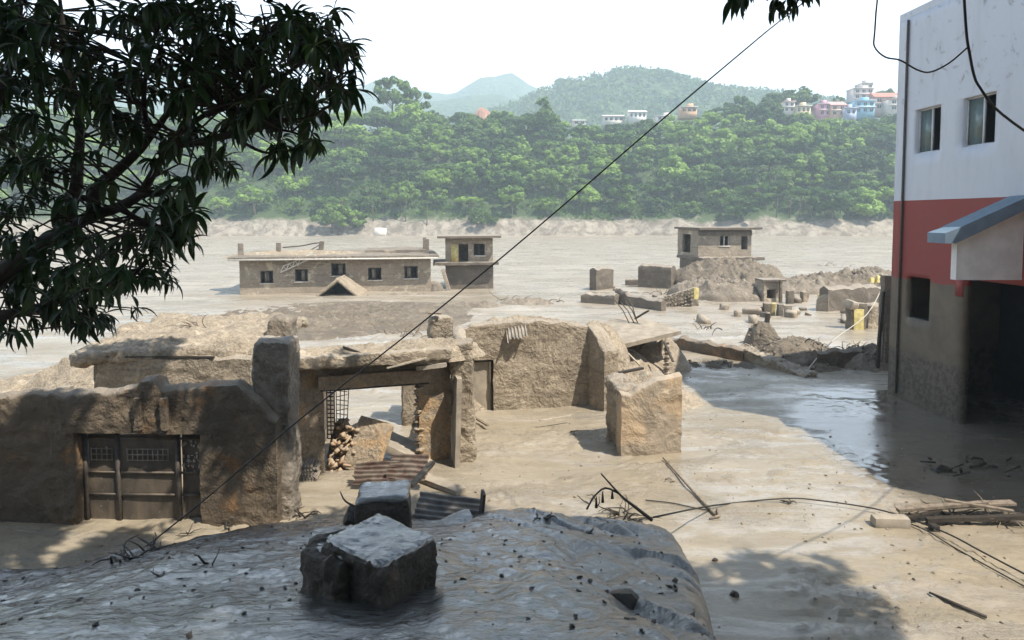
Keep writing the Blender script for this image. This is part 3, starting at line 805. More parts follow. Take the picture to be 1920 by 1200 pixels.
# ---- A: dark front-left house with the steel gate
A0, A1 = G(-130, 976), G(520, 986)
hA = thing('ruined_house', (A0 + A1) / 2, 'shaded mud coated house front with a wide steel gate', 'ruin')
tA = tops_px(A0, A1, [(-130, 748), (84, 738), (170, 733), (250, 726), (262, 712), (288, 712), (300, 730), (340, 722), (400, 716), (440, 722), (470, 742), (500, 770), (520, 790)])
oA = op_px(A0, A1, 138, 374, 812)
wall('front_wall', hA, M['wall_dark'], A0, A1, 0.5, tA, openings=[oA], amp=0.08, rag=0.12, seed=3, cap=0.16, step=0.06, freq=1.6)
# pilaster and end pillar
s, z = onwall(A0, A1, 494, 652)
rbox('pillar', hA, M['wall_grey'], (seg_at(A0, A1, s, -.75, z / 2 - .2)), (0.80, 0.9, z + .5), (0, 0, .05), seg=.055, r=.07, amp=.09, seed=9)
V, F = heap_mesh(xat(470, 760, 15.9), 15.75, 1.9, .75, .5, 1.1, amp=.12, n=22, seed=4, power=.8)
ob('mud_drape', V, F, M['wall_grey'], hA, smooth=True)
rbox('sun_pale_wall_end', hA, M['slab'], (xat(526, 860, 15.5), 15.45, 1.25), (0.2, 0.24, 3.0), (0, -0.02, 0), seg=.15, r=.04, amp=.035, seed=12)  # end face of the wall, coloured pale to stand for sun on it
for k, (px, w) in enumerate([(262, .18), (311, .16)]):
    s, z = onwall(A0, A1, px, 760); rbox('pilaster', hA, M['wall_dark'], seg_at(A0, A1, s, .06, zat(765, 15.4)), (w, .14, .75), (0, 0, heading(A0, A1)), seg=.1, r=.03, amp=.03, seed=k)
# gate
hgA = heading(A0, A1)
gate = multi('gate', hA, M['iron'], [(seg_at(A0, A1, (oA[0] + oA[1]) / 2, -.3, oA[3] - .04), (oA[1] - oA[0] - .02, .08, .08), (0, 0, hgA))] +
    [(seg_at(A0, A1, onwall(A0, A1, px, 900)[0], -.3, oA[3] / 2 - .3), (.09, .1, oA[3] + .5), (0, 0, hgA)) for px in (146, 208, 322, 371)])
for k, (xa, xb, off, tl) in enumerate([(150, 204, -.33, 0.0), (212, 318, -.33, 0.02), (326, 368, -.36, -.01)]):
    sa, sb = onwall(A0, A1, xa, 900)[0], onwall(A0, A1, xb, 900)[0]; w = sb - sa
    pc = seg_at(A0, A1, (sa + sb) / 2, off, (oA[3] - .1) / 2 - .2); hgt = oA[3] + .28
    rot = (tl, 0, hgA + tl)
    pan = rbox('panel', gate, M['gate'], pc, (w, .03, hgt), rot, seg=.16, r=.012, amp=.03, seed=k + 3, freq=1.2)
    pan['label'] = ['left gate leaf', 'wide bulging middle gate leaf', 'gate leaf with flaking paint'][k]
    for dz in (-.1, .12, .46): box('rail', gate, M['gate'], pc + Vector((0, -.04, dz * hgt)), (w * .96, .035, .05), rot)
    if k < 2:
        lat = []
        nv = 5 if k == 0 else 9
        for q in range(nv):
            lat.append((pc + Vector(((q / (nv - 1) - .5) * w * .72, -.045, hgt * .30)), (.018, .02, hgt * .13), rot))
        for q in range(3): lat.append((pc + Vector((0, -.05, hgt * (.245 + .055 * q))), (w * .74, .018, .018), rot))
        multi('lattice', gate, M['tin_pale'], lat)
M['flake'] = simple('flaking_white_paint', (0.55, 0.5, 0.44), 0.7, 0.3, 20)
fl = []
sa, sb = onwall(A0, A1, 326, 900)[0], onwall(A0, A1, 372, 900)[0]
for k in range(46):
    zz_ = rnd.choice([rnd.gauss(1.75, .07), rnd.uniform(.9, 1.5), rnd.gauss(1.3, .1)])
    fl.append((seg_at(A0, A1, rnd.uniform(sa + .04, sb - .04), -.325, zz_), (rnd.uniform(.015, .06), .008, rnd.uniform(.015, .09)), (0, rnd.uniform(-.3, .3), hgA)))
o = multi('paint_flakes', gate, M['flake'], fl); o['kind'] = 'stuff'

# ---- B: roofless house with long lintel and empty gateway
B0, B1 = G(527, 893), G(800, 864)
Bd = (B1 - B0); Bd.z = 0
B2 = B0 + Bd * 1.18
hB = thing('ruined_house', (B0 + B2) / 2, 'roofless mud house shell with a long overhanging lintel and empty gateway', 'ruin')
hgB = heading(B0, B1)
zb_top = zat(686, B0.y)
sdoor0 = onwall(B0, B2, 608, 800)[0]; sdoor1 = onwall(B0, B2, 786, 800)[0]; zdoor = onwall(B0, B2, 690, 722)[1]
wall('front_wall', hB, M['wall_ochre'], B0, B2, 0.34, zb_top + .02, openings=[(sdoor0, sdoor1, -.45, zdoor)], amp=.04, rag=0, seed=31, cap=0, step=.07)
# lintel: a beam proud of the wall over the gateway
s0 = onwall(B0, B2, 596, 710)[0]; s1 = onwall(B0, B2, 806, 710)[0]
rbox('lintel', hB, M['wall_ochre'], seg_at(B0, B2, (s0 + s1) / 2, .03, (zdoor + onwall(B0, B2, 690, 697)[1]) / 2), (s1 - s0, .42, (onwall(B0, B2, 690, 697)[1] - zdoor)), (0, 0, hgB), seg=.13, r=.03, amp=.03, seed=33)
rbox('timber', hB, M['wood_dark'], seg_at(B0, B2, (s0 + s1) / 2, .0, zdoor - .03), (s1 - s0 - .1, .36, .05), (0, 0, hgB), seg=.4, r=.01, amp=.01)
# overhanging roof slab with mud on top
Lb = (B2 - B0).length
ov = 0.72
slab = rbox('roof_slab', hB, M['wall'], seg_at(B0, B2, Lb * .49 - .06, ov - .72, zb_top + .17), (Lb * 1.0, 1.45, .30), (0, 0, hgB + .005), seg=.055, r=.05, amp=.065, seed=35)
V, F = heap_mesh(*seg_at(B0, B2, Lb * .35, -.1)[:2], zb_top + .22, 2.1, .55, .16, rot=hgB, amp=.13, n=30, freq=2, seed=36, power=.5)
ob('mud_crust', V, F, M['heap'], hB, smooth=True)
V, F = heap_mesh(*seg_at(B0, B2, Lb * .86, -.15)[:2], zb_top + .2, 1.4, .7, .28, rot=hgB, amp=.13, n=30, freq=2, seed=37, power=.5)
ob('mud_crust', V, F, M['heap'], hB, smooth=True)
# right corner pier and side wall running back
pA = G(858, 868); 
rbox('pier', hB, M['wall'], (xat(868, 780, 19.2), 19.35, 1.45), (0.62, .8, 3.9), (0, -.02, .05), seg=.055, r=.05, amp=.08, seed=41)
wall('side_wall', hB, M['wall'], (xat(884, 840, 19.6), 19.6), (xat(872, 770, 24.2), 24.2), .45, [(0, 3.15), (2.0, 3.0), (4.7, 3.1)], seed=43, amp=.07, rag=.12, cap=.2)
wall('side_wall', hB, M['wall_grey'], (B0.x - .02, 22.0), (B0.x + .02, B0.y + .36), .4, [(0, 2.2), (2, 2.9), (3.4, 3.05)], seed=44, amp=.06, rag=.12, cap=.2)
# jamb brickwork exposed on the broken gateway edge
M['jamb'] = M['stone']
# leaning door leaf against the pier
lf0 = P(849, 866, 18.75); lf1 = P(845, 716, 18.75)
V, F = rbox_mesh((.16, .78, (lf1 - lf0).length + .3), .15, .03, .02, 45)
door_leaf = ob('door_leaf', xf(V, (lf0 + lf1) / 2 + Vector((.13, .12, 0)), (0.0, .03, .22)), F, M['slab'], hB, smooth=True); sharpen(door_leaf)
door_leaf['label'] = 'upright plank door leaf leaning at the right jamb'
# window grille hanging in the gateway
gr = []
gY = B0.y + .9
gx0, gx1 = xat(613, 760, gY), xat(627, 760, gY); gz0, gz1 = zat(822, gY), zat(728, gY)
for k in range(3): gr.append(((gx0 + (gx1 - gx0) * k / 2, gY, (gz0 + gz1) / 2), (.025, .025, gz1 - gz0), (0, 0, 0)))
for k in range(13): gr.append((((gx0 + gx1) / 2, gY, gz0 + (gz1 - gz0) * k / 12), (gx1 - gx0, .022, .03), (0, .06 * math.sin(k), 0)))
multi('grille', hB, M['iron'], gr)
gr2 = []
gx0, gx1 = xat(630, 760, gY + .2), xat(652, 760, gY + .2)
for k in range(4): gr2.append(((gx0 + (gx1 - gx0) * k / 3 + .01, gY + .2, (gz0 + gz1) / 2 + .2), (.022, .022, gz1 - gz0 - .3), (0, .02 * k, 0)))
for k in range(8): gr2.append((((gx0 + gx1) / 2, gY + .2, gz0 + .5 + (gz1 - gz0 - .5) * k / 7), (gx1 - gx0, .02, .02), (0, .2 * math.sin(2.2 * k), 0)))
multi('grille', hB, M['wood_pale'], gr2)
# a broken mud wall inside, seen through the gateway
wi = thing('broken_wall', G(768, 800), 'short rough wall end seen through the gateway opening', 'ruin')
rbox('wall', wi, M['wall'], (xat(769, 760, 22.6), 22.6, 1.0), (.5, .7, 2.9), (0, 0, .1), seg=.12, r=.1, amp=.08, seed=51)
rbox('wall_leaf', wi, M['wall'], (xat(785, 760, 22.9) + .12, 23.4, 1.0), (.25, 1.0, 2.7), (0, 0, .02), seg=.14, r=.05, amp=.05, seed=53)
# fallen slab inside the gateway
V, F = rbox_mesh((2.75, 1.25, .22), .14, .05, .035, 55)
c1, c2, c3 = P(672, 800, 19.4), P(812, 868, 18.9), P(660, 872, 18.6)
ex = c2 - c1; ey = (P(735, 790, 20.6) - P(690, 800, 19.3))
o = ob('fallen_slab', frame_xf(V, (c1 + c2) / 2 + Vector((0, .25, -.1)), ex, ey), F, M['slab'], None, smooth=True); sharpen(o)
tag(o, 'fallen concrete slab slanting through the empty gateway', 'slab')
V, F = rbox_mesh((1.0, .28, 1.5), .13, .05, .04, 57)
o = ob('wall_chunk', xf(V, P(690, 838, 18.6) + Vector((0, .1, 0)), (-.25, .35, .1)), F, M['wall_ochre'], None, smooth=True); sharpen(o)
tag(o, 'toppled plastered wall chunk beside the spilled bricks', 'wall chunk')

# bricks spilled in the gateway
def hull_mesh(name, size, seed, npts=11):
    r = random.Random(seed); bm = bmesh.new()
    for k in range(npts):
        v = Vector((r.gauss(0, 1), r.gauss(0, 1), r.gauss(0, 1))).normalized()
        bm.verts.new((v.x * size[0] / 2 * r.uniform(.8, 1.1), v.y * size[1] / 2 * r.uniform(.8, 1.1), v.z * size[2] / 2 * r.uniform(.8, 1.1)))
    g = bmesh.ops.convex_hull(bm, input=bm.verts)
    bmesh.ops.delete(bm, geom=[e for e in g['geom_interior'] if isinstance(e, bmesh.types.BMVert)], context='VERTS')
    me = bpy.data.meshes.new(name); bm.to_mesh(me); bm.free(); return me
brick_me = []
for k in range(4):
    V = (np.array([(x, y, z) for x in (-1, 1) for y in (-1, 1) for z in (-1, 1)]) * np.array([.115 - .03 * (k == 3), .055, .0375])) + np.random.default_rng(60 + k).uniform(-.009, .009, (8, 3)); F = np.array([(0, 1, 3, 2), (4, 6, 7, 5), (0, 4, 5, 1), (2, 3, 7, 6), (0, 2, 6, 4), (1, 5, 7, 3)])
    me = mk_mesh('brick', V, F); me.materials.append(M['brick']); brick_me.append(me)
bl = 'broken ochre brick spilled beside the gateway grille'
nb_ = 0
for row in range(17):
    f = row / 16.0
    py = 792 + f * 88; pxc = 640 + 6 * math.sin(f * 5) + (1 - f) * 8
    for k in range(4 + (row % 3)):
        px = pxc + rnd.uniform(-21, 20) * (0.65 + .5 * math.sin(math.pi * f)); Y = 18.75 - f * .35 + rnd.uniform(-.1, .25)
        p = P(px, py + rnd.uniform(-4, 4), Y)
        o = inst('brick', brick_me[rnd.randrange(4)], Matrix.Translation(p) @ Euler((rnd.uniform(-.8, .8), rnd.uniform(-.9, .9), rnd.uniform(-1.5, 1.5))).to_matrix().to_4x4() @ Matrix.Diagonal((rnd.uniform(.6, 1.3), rnd.uniform(.8, 1.2), rnd.uniform(.7, 1.1), 1)))
        tag(o, bl, 'brick', 'bricks spilled in the gateway')
bb = heap('brick_heap_mud', None, M['heap'], xat(640, 850, 18.85), 19.0, -.1, .42, .32, 1.35, amp=.1, n=22, seed=61, power=.7)
tag(bb, 'cone of mud under the spilled ochre bricks', 'mud heap')
# broken masonry edge of the gateway jamb
stone_me2 = []
for k in range(4):
    me = hull_mesh('stone', (.3, .22, .14), 180 + k); me.materials.append(M['wall_ochre']); stone_me2.append(me)
for k in range(24):
    z = .05 + k * .1
    p = seg_at(B0, B2, sdoor1 + rnd.uniform(-.03, .06), -.12 + rnd.uniform(-.05, .12), z)
    inst('stone', stone_me2[k % 4], Matrix.Translation(p) @ Euler((0, rnd.uniform(-.1, .1), hgB + rnd.uniform(-.5, .5))).to_matrix().to_4x4() @ Matrix.Scale(1.1, 4), hB)
# stacked tiles by the left wall
ts = thing('tile_stack', G(575, 888), 'low pile of muddy roof tiles at the foot of the ochre wall', 'tiles')
V, F = corrugated_mesh(.75, .34, 9, .02, 3, 63, .01, .02); tile_me = mk_mesh('tile', V, F, True); tile_me.materials.append(M['wall_grey'])
for k in range(8):
    p = G(574 + rnd.uniform(-6, 6), 889 - k * .6) + Vector((0, -.25, .03 + .045 * k))
    inst('tile', tile_me, Matrix.Translation(p) @ Euler((.35 + rnd.uniform(-.06, .06), rnd.uniform(-.06, .06), rnd.uniform(-.15, .2))).to_matrix().to_4x4(), ts)

# ---- C: long wall with the door
Ca, Cb = G(868, 772), G(1114, 757)
hC = thing('ruined_house', (Ca + Cb) / 2, 'sunlit rough mud wall with a plain closed door at its left end', 'ruin')
tC = tops_px(Ca, Cb, [(868, 618), (885, 610), (905, 608), (940, 604), (985, 602), (1030, 600), (1070, 604), (1114, 610)])
oC = op_px(Ca, Cb, 884, 925, 676)
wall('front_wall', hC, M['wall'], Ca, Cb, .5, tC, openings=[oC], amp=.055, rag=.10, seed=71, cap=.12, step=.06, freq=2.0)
hgC = heading(Ca, Cb)
multi('door_frame', hC, M['wood_dark'], [(seg_at(Ca, Cb, oC[1] - .04, -.14, oC[3] / 2 - .15), (.08, .1, oC[3] + .3), (0, 0, hgC)), (seg_at(Ca, Cb, (oC[0] + oC[1]) / 2, -.14, oC[3] - .05), (oC[1] - oC[0] - .02, .1, .09), (0, 0, hgC)), (seg_at(Ca, Cb, oC[0] + .04, -.14, oC[3] / 2 - .15), (.07, .1, oC[3] + .3), (0, 0, hgC))])
rbox('door', hC, M['slab'], seg_at(Ca, Cb, (oC[0] + oC[1]) / 2, -.24, oC[3] / 2 - .2), (oC[1] - oC[0] - .16, .05, oC[3] + .2), (0, 0, hgC), seg=.25, r=.012, amp=.012, seed=73)
Cc, Cd = G(1101, 757), G(1133, 771)
wall('return_wall', hC, M['wall'], (Cc.x, Cc.y), (Cd.x, Cd.y), .6, [(0, 3.0), (.3, 2.85), ((Cd - Cc).length, 2.2)], seed=75, amp=.045, rag=.08, cap=.12, step=.06)
V, F = heap_mesh(xat(1120, 610, 27), 27.0, 1.2, 1.2, 1.3, 1.5, amp=.3, n=34, freq=1.6, seed=77, power=.6)
ob('mud_load', V, F, M['heap'], hC, smooth=True)
V, F = heap_mesh(xat(990, 602, 26), 26.2, 2.1, 2.6, 1.0, .95, amp=.22, n=34, freq=1.6, seed=78, power=.4)
ob('mud_load', V, F, M['heap'], hC, smooth=True)

# ---- D: free standing masonry block
hD = thing('wall_stub', G(1212, 855), 'square mud masonry block standing alone with ochre plaster showing', 'ruin')
Da, Db = G(1164, 858), G(1277, 852)
wall('front_wall', hD, M['wall_plaster'], Da, Db, .45, tops_px(Da, Db, [(1164, 738), (1182, 742), (1200, 728), (1225, 716), (1250, 708), (1277, 700)]), seed=81, amp=.05, rag=.08, cap=.1, step=.055, freq=1.8)
dl = Db - Da; dn = Vector((-dl.y, dl.x, 0)).normalized()
rbox('core', hD, M['wall'], (Da + Db) / 2 + dn * 1.05 + Vector((.03, 0, .75)), ((Db - Da).length * .96, 1.5, 2.55), (.06, -.06, heading(Da, Db)), seg=.07, r=.1, amp=.11, seed=83)
V, F = heap_mesh(*((Da + Db) / 2 + dn * 1.05)[:2], 1.6, .75, .75, .55, amp=.2, n=30, freq=2.4, seed=84, power=.6)
ob('mud_cap', V, F, M['heap'], hD, smooth=True)

# ---- E: left rear house with sagging mud roof
E0, E1 = (xat(178, 700, 20.4), 20.4), (xat(470, 700, 20.2), 20.2)
hE = thing('ruined_house', (E0[0] / 2 + E1[0] / 2, 21.5, 0), 'low house behind the gate front with a sagging mud covered roof', 'ruin')
zE = zat(668, 20.4)
wall('front_wall', hE, M['wall'], E0, E1, .45, [(0, zE), (5.3, zE + .02)], seed=91, amp=.05, rag=.06, cap=.1, step=.08)
wall('side_wall', hE, M['wall_grey'], (xat(140, 720, 19.5), 20.9), E0, .5, [(0, zE - .2), (1, zE)], seed=92, amp=.08, rag=.1, cap=.2, step=.12)
V, F = rbox_mesh((6.6, 7.2, .42), .085, .16, .24, 93, 1.0)
V = xf(V * np.array([.86, .95, 1]), ((E0[0] + E1[0]) / 2 - .5, 23.8, zE + .02), (.0, 0, .1)); V[:, 2] += .22 * fbm(V * np.array([.5, .5, 0]), 3, 95)
ob('mud_roof', V, F, M['heap'], hE, smooth=True)
rbox('chimney_stub', hE, M['heap_grey'], (xat(528, 630, 23.4), 23.4, 2.0), (.85, .9, 3.0), (0, .03, .1), seg=.12, r=.14, amp=.12, seed=96)
V, F = heap_mesh(xat(330, 655, 21), 21.2, zE + .1, 1.6, .5, .3, amp=.16, n=28, freq=2.2, seed=97, power=.6); ob('mud_crust', V, F, M['heap'], hE, smooth=True)
V, F = heap_mesh(xat(440, 655, 21), 21.0, zE + .05, .9, .6, .35, amp=.2, n=28, freq=2.6, seed=98, power=.6); ob('mud_crust', V, F, M['heap'], hE, smooth=True)
rbox('eave_board', hE, M['wood_dark'], ((E0[0] + E1[0]) / 2 - .4, 20.33, zE + .0), (3.4, .1, .05), (0, 0, -.03), seg=.4, r=.01, amp=.02)
o = rbox('masonry_post', None, M['slab'], (xat(122, 700, 23), 23, .5), (.42, .4, 1.3), (0, 0, .2), seg=.12, r=.05, amp=.05, seed=99)
tag(o, 'small pale masonry post beyond the left house', 'post')

# ---- mud heaps and debris between B and C
o = thing('broken_wall', G(825, 640), 'leaning mud wall remnant with a dark inner face and a board on top', 'ruin')
rbox('wall', o, M['wall'], (xat(822, 615, 27.5), 27.6, 1.35), (.9, .8, 3.1), (0, .05, .3), seg=.12, r=.12, amp=.12, seed=101)
rbox('board', o, M['wood'], (xat(814, 587, 27.2), 27.2, zat(586, 27.2)), (.55, .4, .07), (.1, .05, .2), seg=.2, r=.02, amp=.015)
hp = [(845, 640, 24.6, 1.5, 1.0, 1.15, 3.0, 'heap', 'mud heap on the corner behind the long lintel'),
      (925, 592, 31, 3.2, 1.6, 1.6, 0, 'heap', 'ridge of mud and rubble behind the sunlit wall'),
      (1020, 585, 33, 3.0, 1.5, 1.3, 0, 'heap_grey', 'dark speckled mud ridge right of the rubble behind the wall'),
      (1130, 610, 29.5, 3.0, 1.6, 1.35, 0, 'heap', 'mud heap sloping down to the tilted roof slab'),
      (1215, 612, 31, 2.2, 1.5, 1.75, 0, 'heap', 'clotted mud piled on the tilted roof slab'),
      (880, 560, 52, 3.0, 1.4, .5, 0, 'heap_grey', 'low hummock of mud beside the small tower'),
      (990, 548, 54, 2.6, 1.2, .5, 0, 'heap_grey', 'small mud hummock with branches right of the tower'),
      (250, 640, 26.5, 4.5, 2.6, 1.9, 0, 'heap', 'broad mud slope behind the sagging mud roof'),
      (100, 660, 27, 3.4, 2.8, .7, 0, 'heap', 'low mud spread at the far left under the tree')]
for k, (px, py, Y, rx, ry, h, _, m, lab) in enumerate(hp):
    hh = heap('mud_heap', None, M[m], xat(px, py, Y), Y, -.15, rx, ry, h, amp=.28, n=34, freq=1.5, seed=110 + k, power=.8)
    tag(hh, lab, 'mud heap')

# ---- F: tilted slab niche
hF = thing('collapsed_room', G(1200, 690), 'half buried room under a tilted concrete roof slab', 'ruin')
f0, f1 = P(1146, 648, 27.6), P(1257, 622, 29.2)
V, F = rbox_mesh(((f1 - f0).length, 3.2, .2), .14, .04, .03, 121)
o = ob('roof_slab', frame_xf(V, (f0 + f1) / 2 + Vector((-.3, 1.45, .1)), f1 - f0, Vector((-.15, 1, .12))), F, M['slab'], hF, smooth=True); sharpen(o)
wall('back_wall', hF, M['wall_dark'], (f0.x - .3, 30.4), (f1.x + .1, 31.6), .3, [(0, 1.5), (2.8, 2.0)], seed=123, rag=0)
wall('side_wall', hF, M['wall'], (f0.x - .15, 30.6), (f0.x - .05, 27.7), .3, [(0, 1.6), (2.9, 1.45)], seed=124, rag=.03)
wall('inner_wall', hF, M['far_wall'], (xat(1218, 670, 29.8), 30.4), (f1.x - .25, 29.9), .2, [(0, 1.0), (1.0, 1.7)], seed=125, rag=.04)
for k in range(13):
    inst('stone', stone_me2[k % 4], Matrix.Translation((f1.x - .2 + .03 * (k % 2), 28.95, .12 + k * .115)) @ Euler((0, .04 * math.sin(k * 3), .3 * math.sin(k * 1.7))).to_matrix().to_4x4() @ Matrix.Scale(1.25, 4), hF)
V, F = heap_mesh(xat(1205, 700, 26), 25.6, -.1, 2.3, 2.0, .55, amp=.3, n=36, freq=1.6, seed=126, power=.9)
o = ob('mud_heap', V, F, M['heap'], None, smooth=True); tag(o, 'mud heap in front of the dark half buried room', 'mud heap')

# ---- mid right: low walls, fallen wall, rubble
def lowwall(px0, py0, px1, py1, hts, thick, mat, seed, label, cat='broken wall', **kw):
    a, c = G(px0, py0), G(px1, py1); L = (c - a).length
    t = [(L * k / (len(hts) - 1), h) for k, h in enumerate(hts)]
    V, F = wall_mesh(a, c, thick, t, seed=seed, step=kw.pop('step', .16), amp=kw.pop('amp', .08), rag=kw.pop('rag', .22), cap=kw.pop('cap', .18), **kw)
    o = ob('broken_wall', V, F, mat, None, smooth=True); sharpen(o, 42); return tag(o, label, cat)
lowwall(1248, 652, 1392, 676, [.6, .68, .66, .58, .62], .5, M['wall_dark'], 131, 'low buried wall running right from the tilted slab')
V, F = rbox_mesh((4.6, .7, .55), .075, .08, .2, 133)
q0, q1 = P(1388, 655, 33.2), P(1512, 705, 29.3)
o = ob('fallen_wall', frame_xf(V, (q0 + q1) / 2 + Vector((.1, .1, -.12)), q1 - q0, Vector((.75, .66, .1))), F, M['wall'], None, smooth=True); sharpen(o)
tag(o, 'long fallen wall sloping down to the shaded mud', 'broken wall')
lowwall(1532, 690, 1618, 688, [.8, .85, .85, .8], .45, M['wall_dark'], 135, 'dark low wall right of the rubble pile')
rh = [(1428, 668, 36.5, 1.0, .9, 1.35, 'big rounded mud boulder heap with a stub on top'), (1490, 690, 33, 2.2, 1.5, 1.05, 'clotted rubble pile behind the fallen wall'),
      (1625, 700, 31.5, 1.6, 1.5, .95, 'loose brown earth heap beside the painted building'), (1330, 690, 31.5, 2.2, 1.0, .18, 'flat spill of mud below the low buried wall'), (1545, 703, 30.6, .8, .5, .3, 'small dark clod at the end of the fallen wall')]
stone_me = []
for k in range(6):
    me = hull_mesh('stone', (1, .8, .65), 200 + k); me.materials.append(M['stone']); stone_me.append(me)
for k, (px, py, Y, rx, ry, h, lab) in enumerate(rh):
    X = xat(px, py, Y)
    root = thing('rubble_heap', (X, Y, 0), lab, 'rubble heap')
    V, F = heap_mesh(X, Y, -.12, rx, ry, h, amp=.3, n=32, freq=2.0, seed=140 + k, power=.8); ob('mud', V, F, M['mound'] if k != 2 else M['heap_grey'], root, smooth=True)
    for q in range([10, 90, 40, 14, 5][k]):
        a = rnd.uniform(0, 6.28); r = math.sqrt(rnd.random()) * .95
        x, y = X + rx * r * math.cos(a), Y + ry * r * math.sin(a)
        z = -.12 + h * max(0, 1 - r * r) ** .8 + .05
        s = rnd.uniform(.16, .42)
        inst('stone', stone_me[rnd.randrange(6)], Matrix.Translation((x, y, z)) @ Euler((rnd.uniform(0, 3), rnd.uniform(0, 3), rnd.uniform(0, 3))).to_matrix().to_4x4() @ Matrix.Scale(s, 4), root)
o = rbox('post_stub', None, M['wood_dark'], (xat(1438, 635, 36.4), 36.4, 1.4), (.22, .22, .7), (.05, .1, .2), seg=.15, r=.03, amp=.03)
tag(o, 'dark timber stub sticking out of the mud boulder', 'post')
# slim mud stained wall behind the painted building
wsl = thing('boundary_wall', G(1657, 692), 'tall slim mud caked wall touching the painted building', 'wall')
Yw = 30.6
rbox('wall', wsl, M['wall_grey'], (xat(1667, 600, Yw), Yw, 2.0), (.8, .35, 4.6), (0, 0, .1), seg=.2, r=.05, amp=.05, seed=151)
rbox('post', wsl, M['wood_dark'], (xat(1651, 600, Yw - .4), Yw - .4, 1.7), (.14, .14, 3.9), (0, .05, 0), seg=.2, r=.03, amp=.03, seed=152)
rbox('post', wsl, M['wood'], (xat(1660, 640, Yw - .5), Yw - .5, 1.0), (.1, .1, 2.4), (0, .03, 0), seg=.2, r=.03, amp=.03, seed=153)

# ================================================================== RUINS, far
def hollow(parent, mat, A, B, depth, z0, z1, fopen=(), thick=.25, seed=0, amp=.03, lopen=(), bopen=(), step=.35):
    A = Vector(A[:2]); B = Vector(B[:2]); d = (B - A).normalized(); n = Vector((-d.y, d.x))
    wall('front_wall', parent, mat, A, B, thick, z1, openings=fopen, z0=z0, seed=seed, amp=amp, rag=0, cap=0, step=step, skew=.01)
    wall('side_wall', parent, mat, A + n * depth, A + n * (thick + .01), thick, z1, z0=z0, seed=seed + 1, amp=amp, rag=0, cap=0, step=step, openings=lopen)
    wall('side_wall', parent, mat, B + n * (thick + .01), B + n * depth, thick, z1, z0=z0, seed=seed + 2, amp=amp, rag=0, cap=0, step=step)
    wall('back_wall', parent, mat, B + n * (depth + .01) , A + n * (depth + .01), thick, z1, z0=z0, seed=seed + 3, amp=amp, rag=0, cap=0, step=step, openings=bopen)
    return d, n
# ---- long half buried building
g0, g1 = G(450, 553), G(808, 546)
hG = thing('buried_building', (g0 + g1) / 2, 'long single storey building with five barred windows buried to its sills', 'building')
zG = zat(486, (g0.y + g1.y) / 2); hgG = heading(g0, g1)
wins = [(488, 512, 508, 531), (553, 577, 505, 528), (621, 648, 494, 517), (690, 715, 502, 525), (758, 783, 499, 522)]
ops = [op_px(g0, g1, a, b_, t, bt) for a, b_, t, bt in wins]
d_, n_ = hollow(hG, M['far_wall'], g0, g1, 11.0, -.5, zG, ops, seed=161)
mid = (g0 + g1) / 2; Lg = (g1 - g0).length
nn = Vector((n_.x, n_.y, 0))
rbox('roof_slab', hG, M['heap_grey'], mid + nn * 5.0 + Vector((0, 0, zG + .17)), (Lg + 1.5, 12.2, .34), (0, 0, hgG), seg=.45, r=.08, amp=.08, seed=165, freq=1.2)
rbox('roof_patch', hG, M['heap_grey'], seg_at(g0, g1, Lg * .82, -6.5, zG + .45), (6.0, 5.5, .32), (0, 0, hgG), seg=.4, r=.1, amp=.1, seed=166)
V, F = heap_mesh(*seg_at(g0, g1, Lg * .3, -3.5)[:2], zG + .25, 6.0, 2.6, .35, rot=hgG, amp=.25, n=34, freq=1.4, seed=167, power=.6); ob('roof_mud', V, F, M['heap'], hG, smooth=True)
box('fascia', hG, M['white_trim'], seg_at(g0, g1, Lg / 2, 1.135, zG + .08), (Lg + 1.3, .04, .13), (0, 0, hgG))
for (s0, s1, a0, a1) in ops:
    cz = (a0 + a1) / 2; t = .07; bx_ = []
    for ss in (s0 + t / 2, (s0 + s1) / 2, s1 - t / 2): bx_.append((seg_at(g0, g1, ss, -.1, cz), (t, .08, a1 - a0), (0, 0, hgG)))
    for zz_ in (a0 + t / 2, a1 - t / 2): bx_.append((seg_at(g0, g1, (s0 + s1) / 2, -.1, zz_), (s1 - s0 - .02, .075, t), (0, 0, hgG)))
    for k in range(5): bx_.append((seg_at(g0, g1, s0 + (s1 - s0) * (k + .5) / 5, -.1, cz), (.025, .03, a1 - a0), (0, 0, hgG)))
    w = multi('window', hG, M['iron'], bx_)
    box('sill', w, M['white_trim'], seg_at(g0, g1, (s0 + s1) / 2, .05, a0 - .05), (s1 - s0 + .15, .14, .08), (0, 0, hgG))
    box('shutter', w, M['slab'], seg_at(g0, g1, s0 + (s1 - s0) * rnd.uniform(.3, .7), -.3, cz), ((s1 - s0) * .3, .03, (a1 - a0) * .8), (0, 0, hgG))
for k, (px, py0, py1, Yo, w) in enumerate([(451, 459, 484, 1.2, .4), (522, 458, 476, 3, .4), (602, 455, 476, 4.5, .42), (796, 448, 470, 6.5, .36), (801, 451, 474, 4.5, .36)]):
    Y = g0.y + Yo + 0.6; z1 = zat(py0, Y)
    rbox('column_stub', hG, M['wall_grey'] if k != 2 else M['far_dark'], (xat(px, py0, Y), Y, (z1 + zG) / 2 + .1), (w, w, z1 - zG + .1), (0, .12 if k == 2 else 0, .1), seg=.2, r=.03, amp=.03, seed=170 + k)
tube('bent_pipe', hG, M['iron'], [P(530, 464, 66), P(565, 461, 66), P(590, 456, 66), P(602, 457, 66), P(580, 470, 65)], .06, 6, 3)
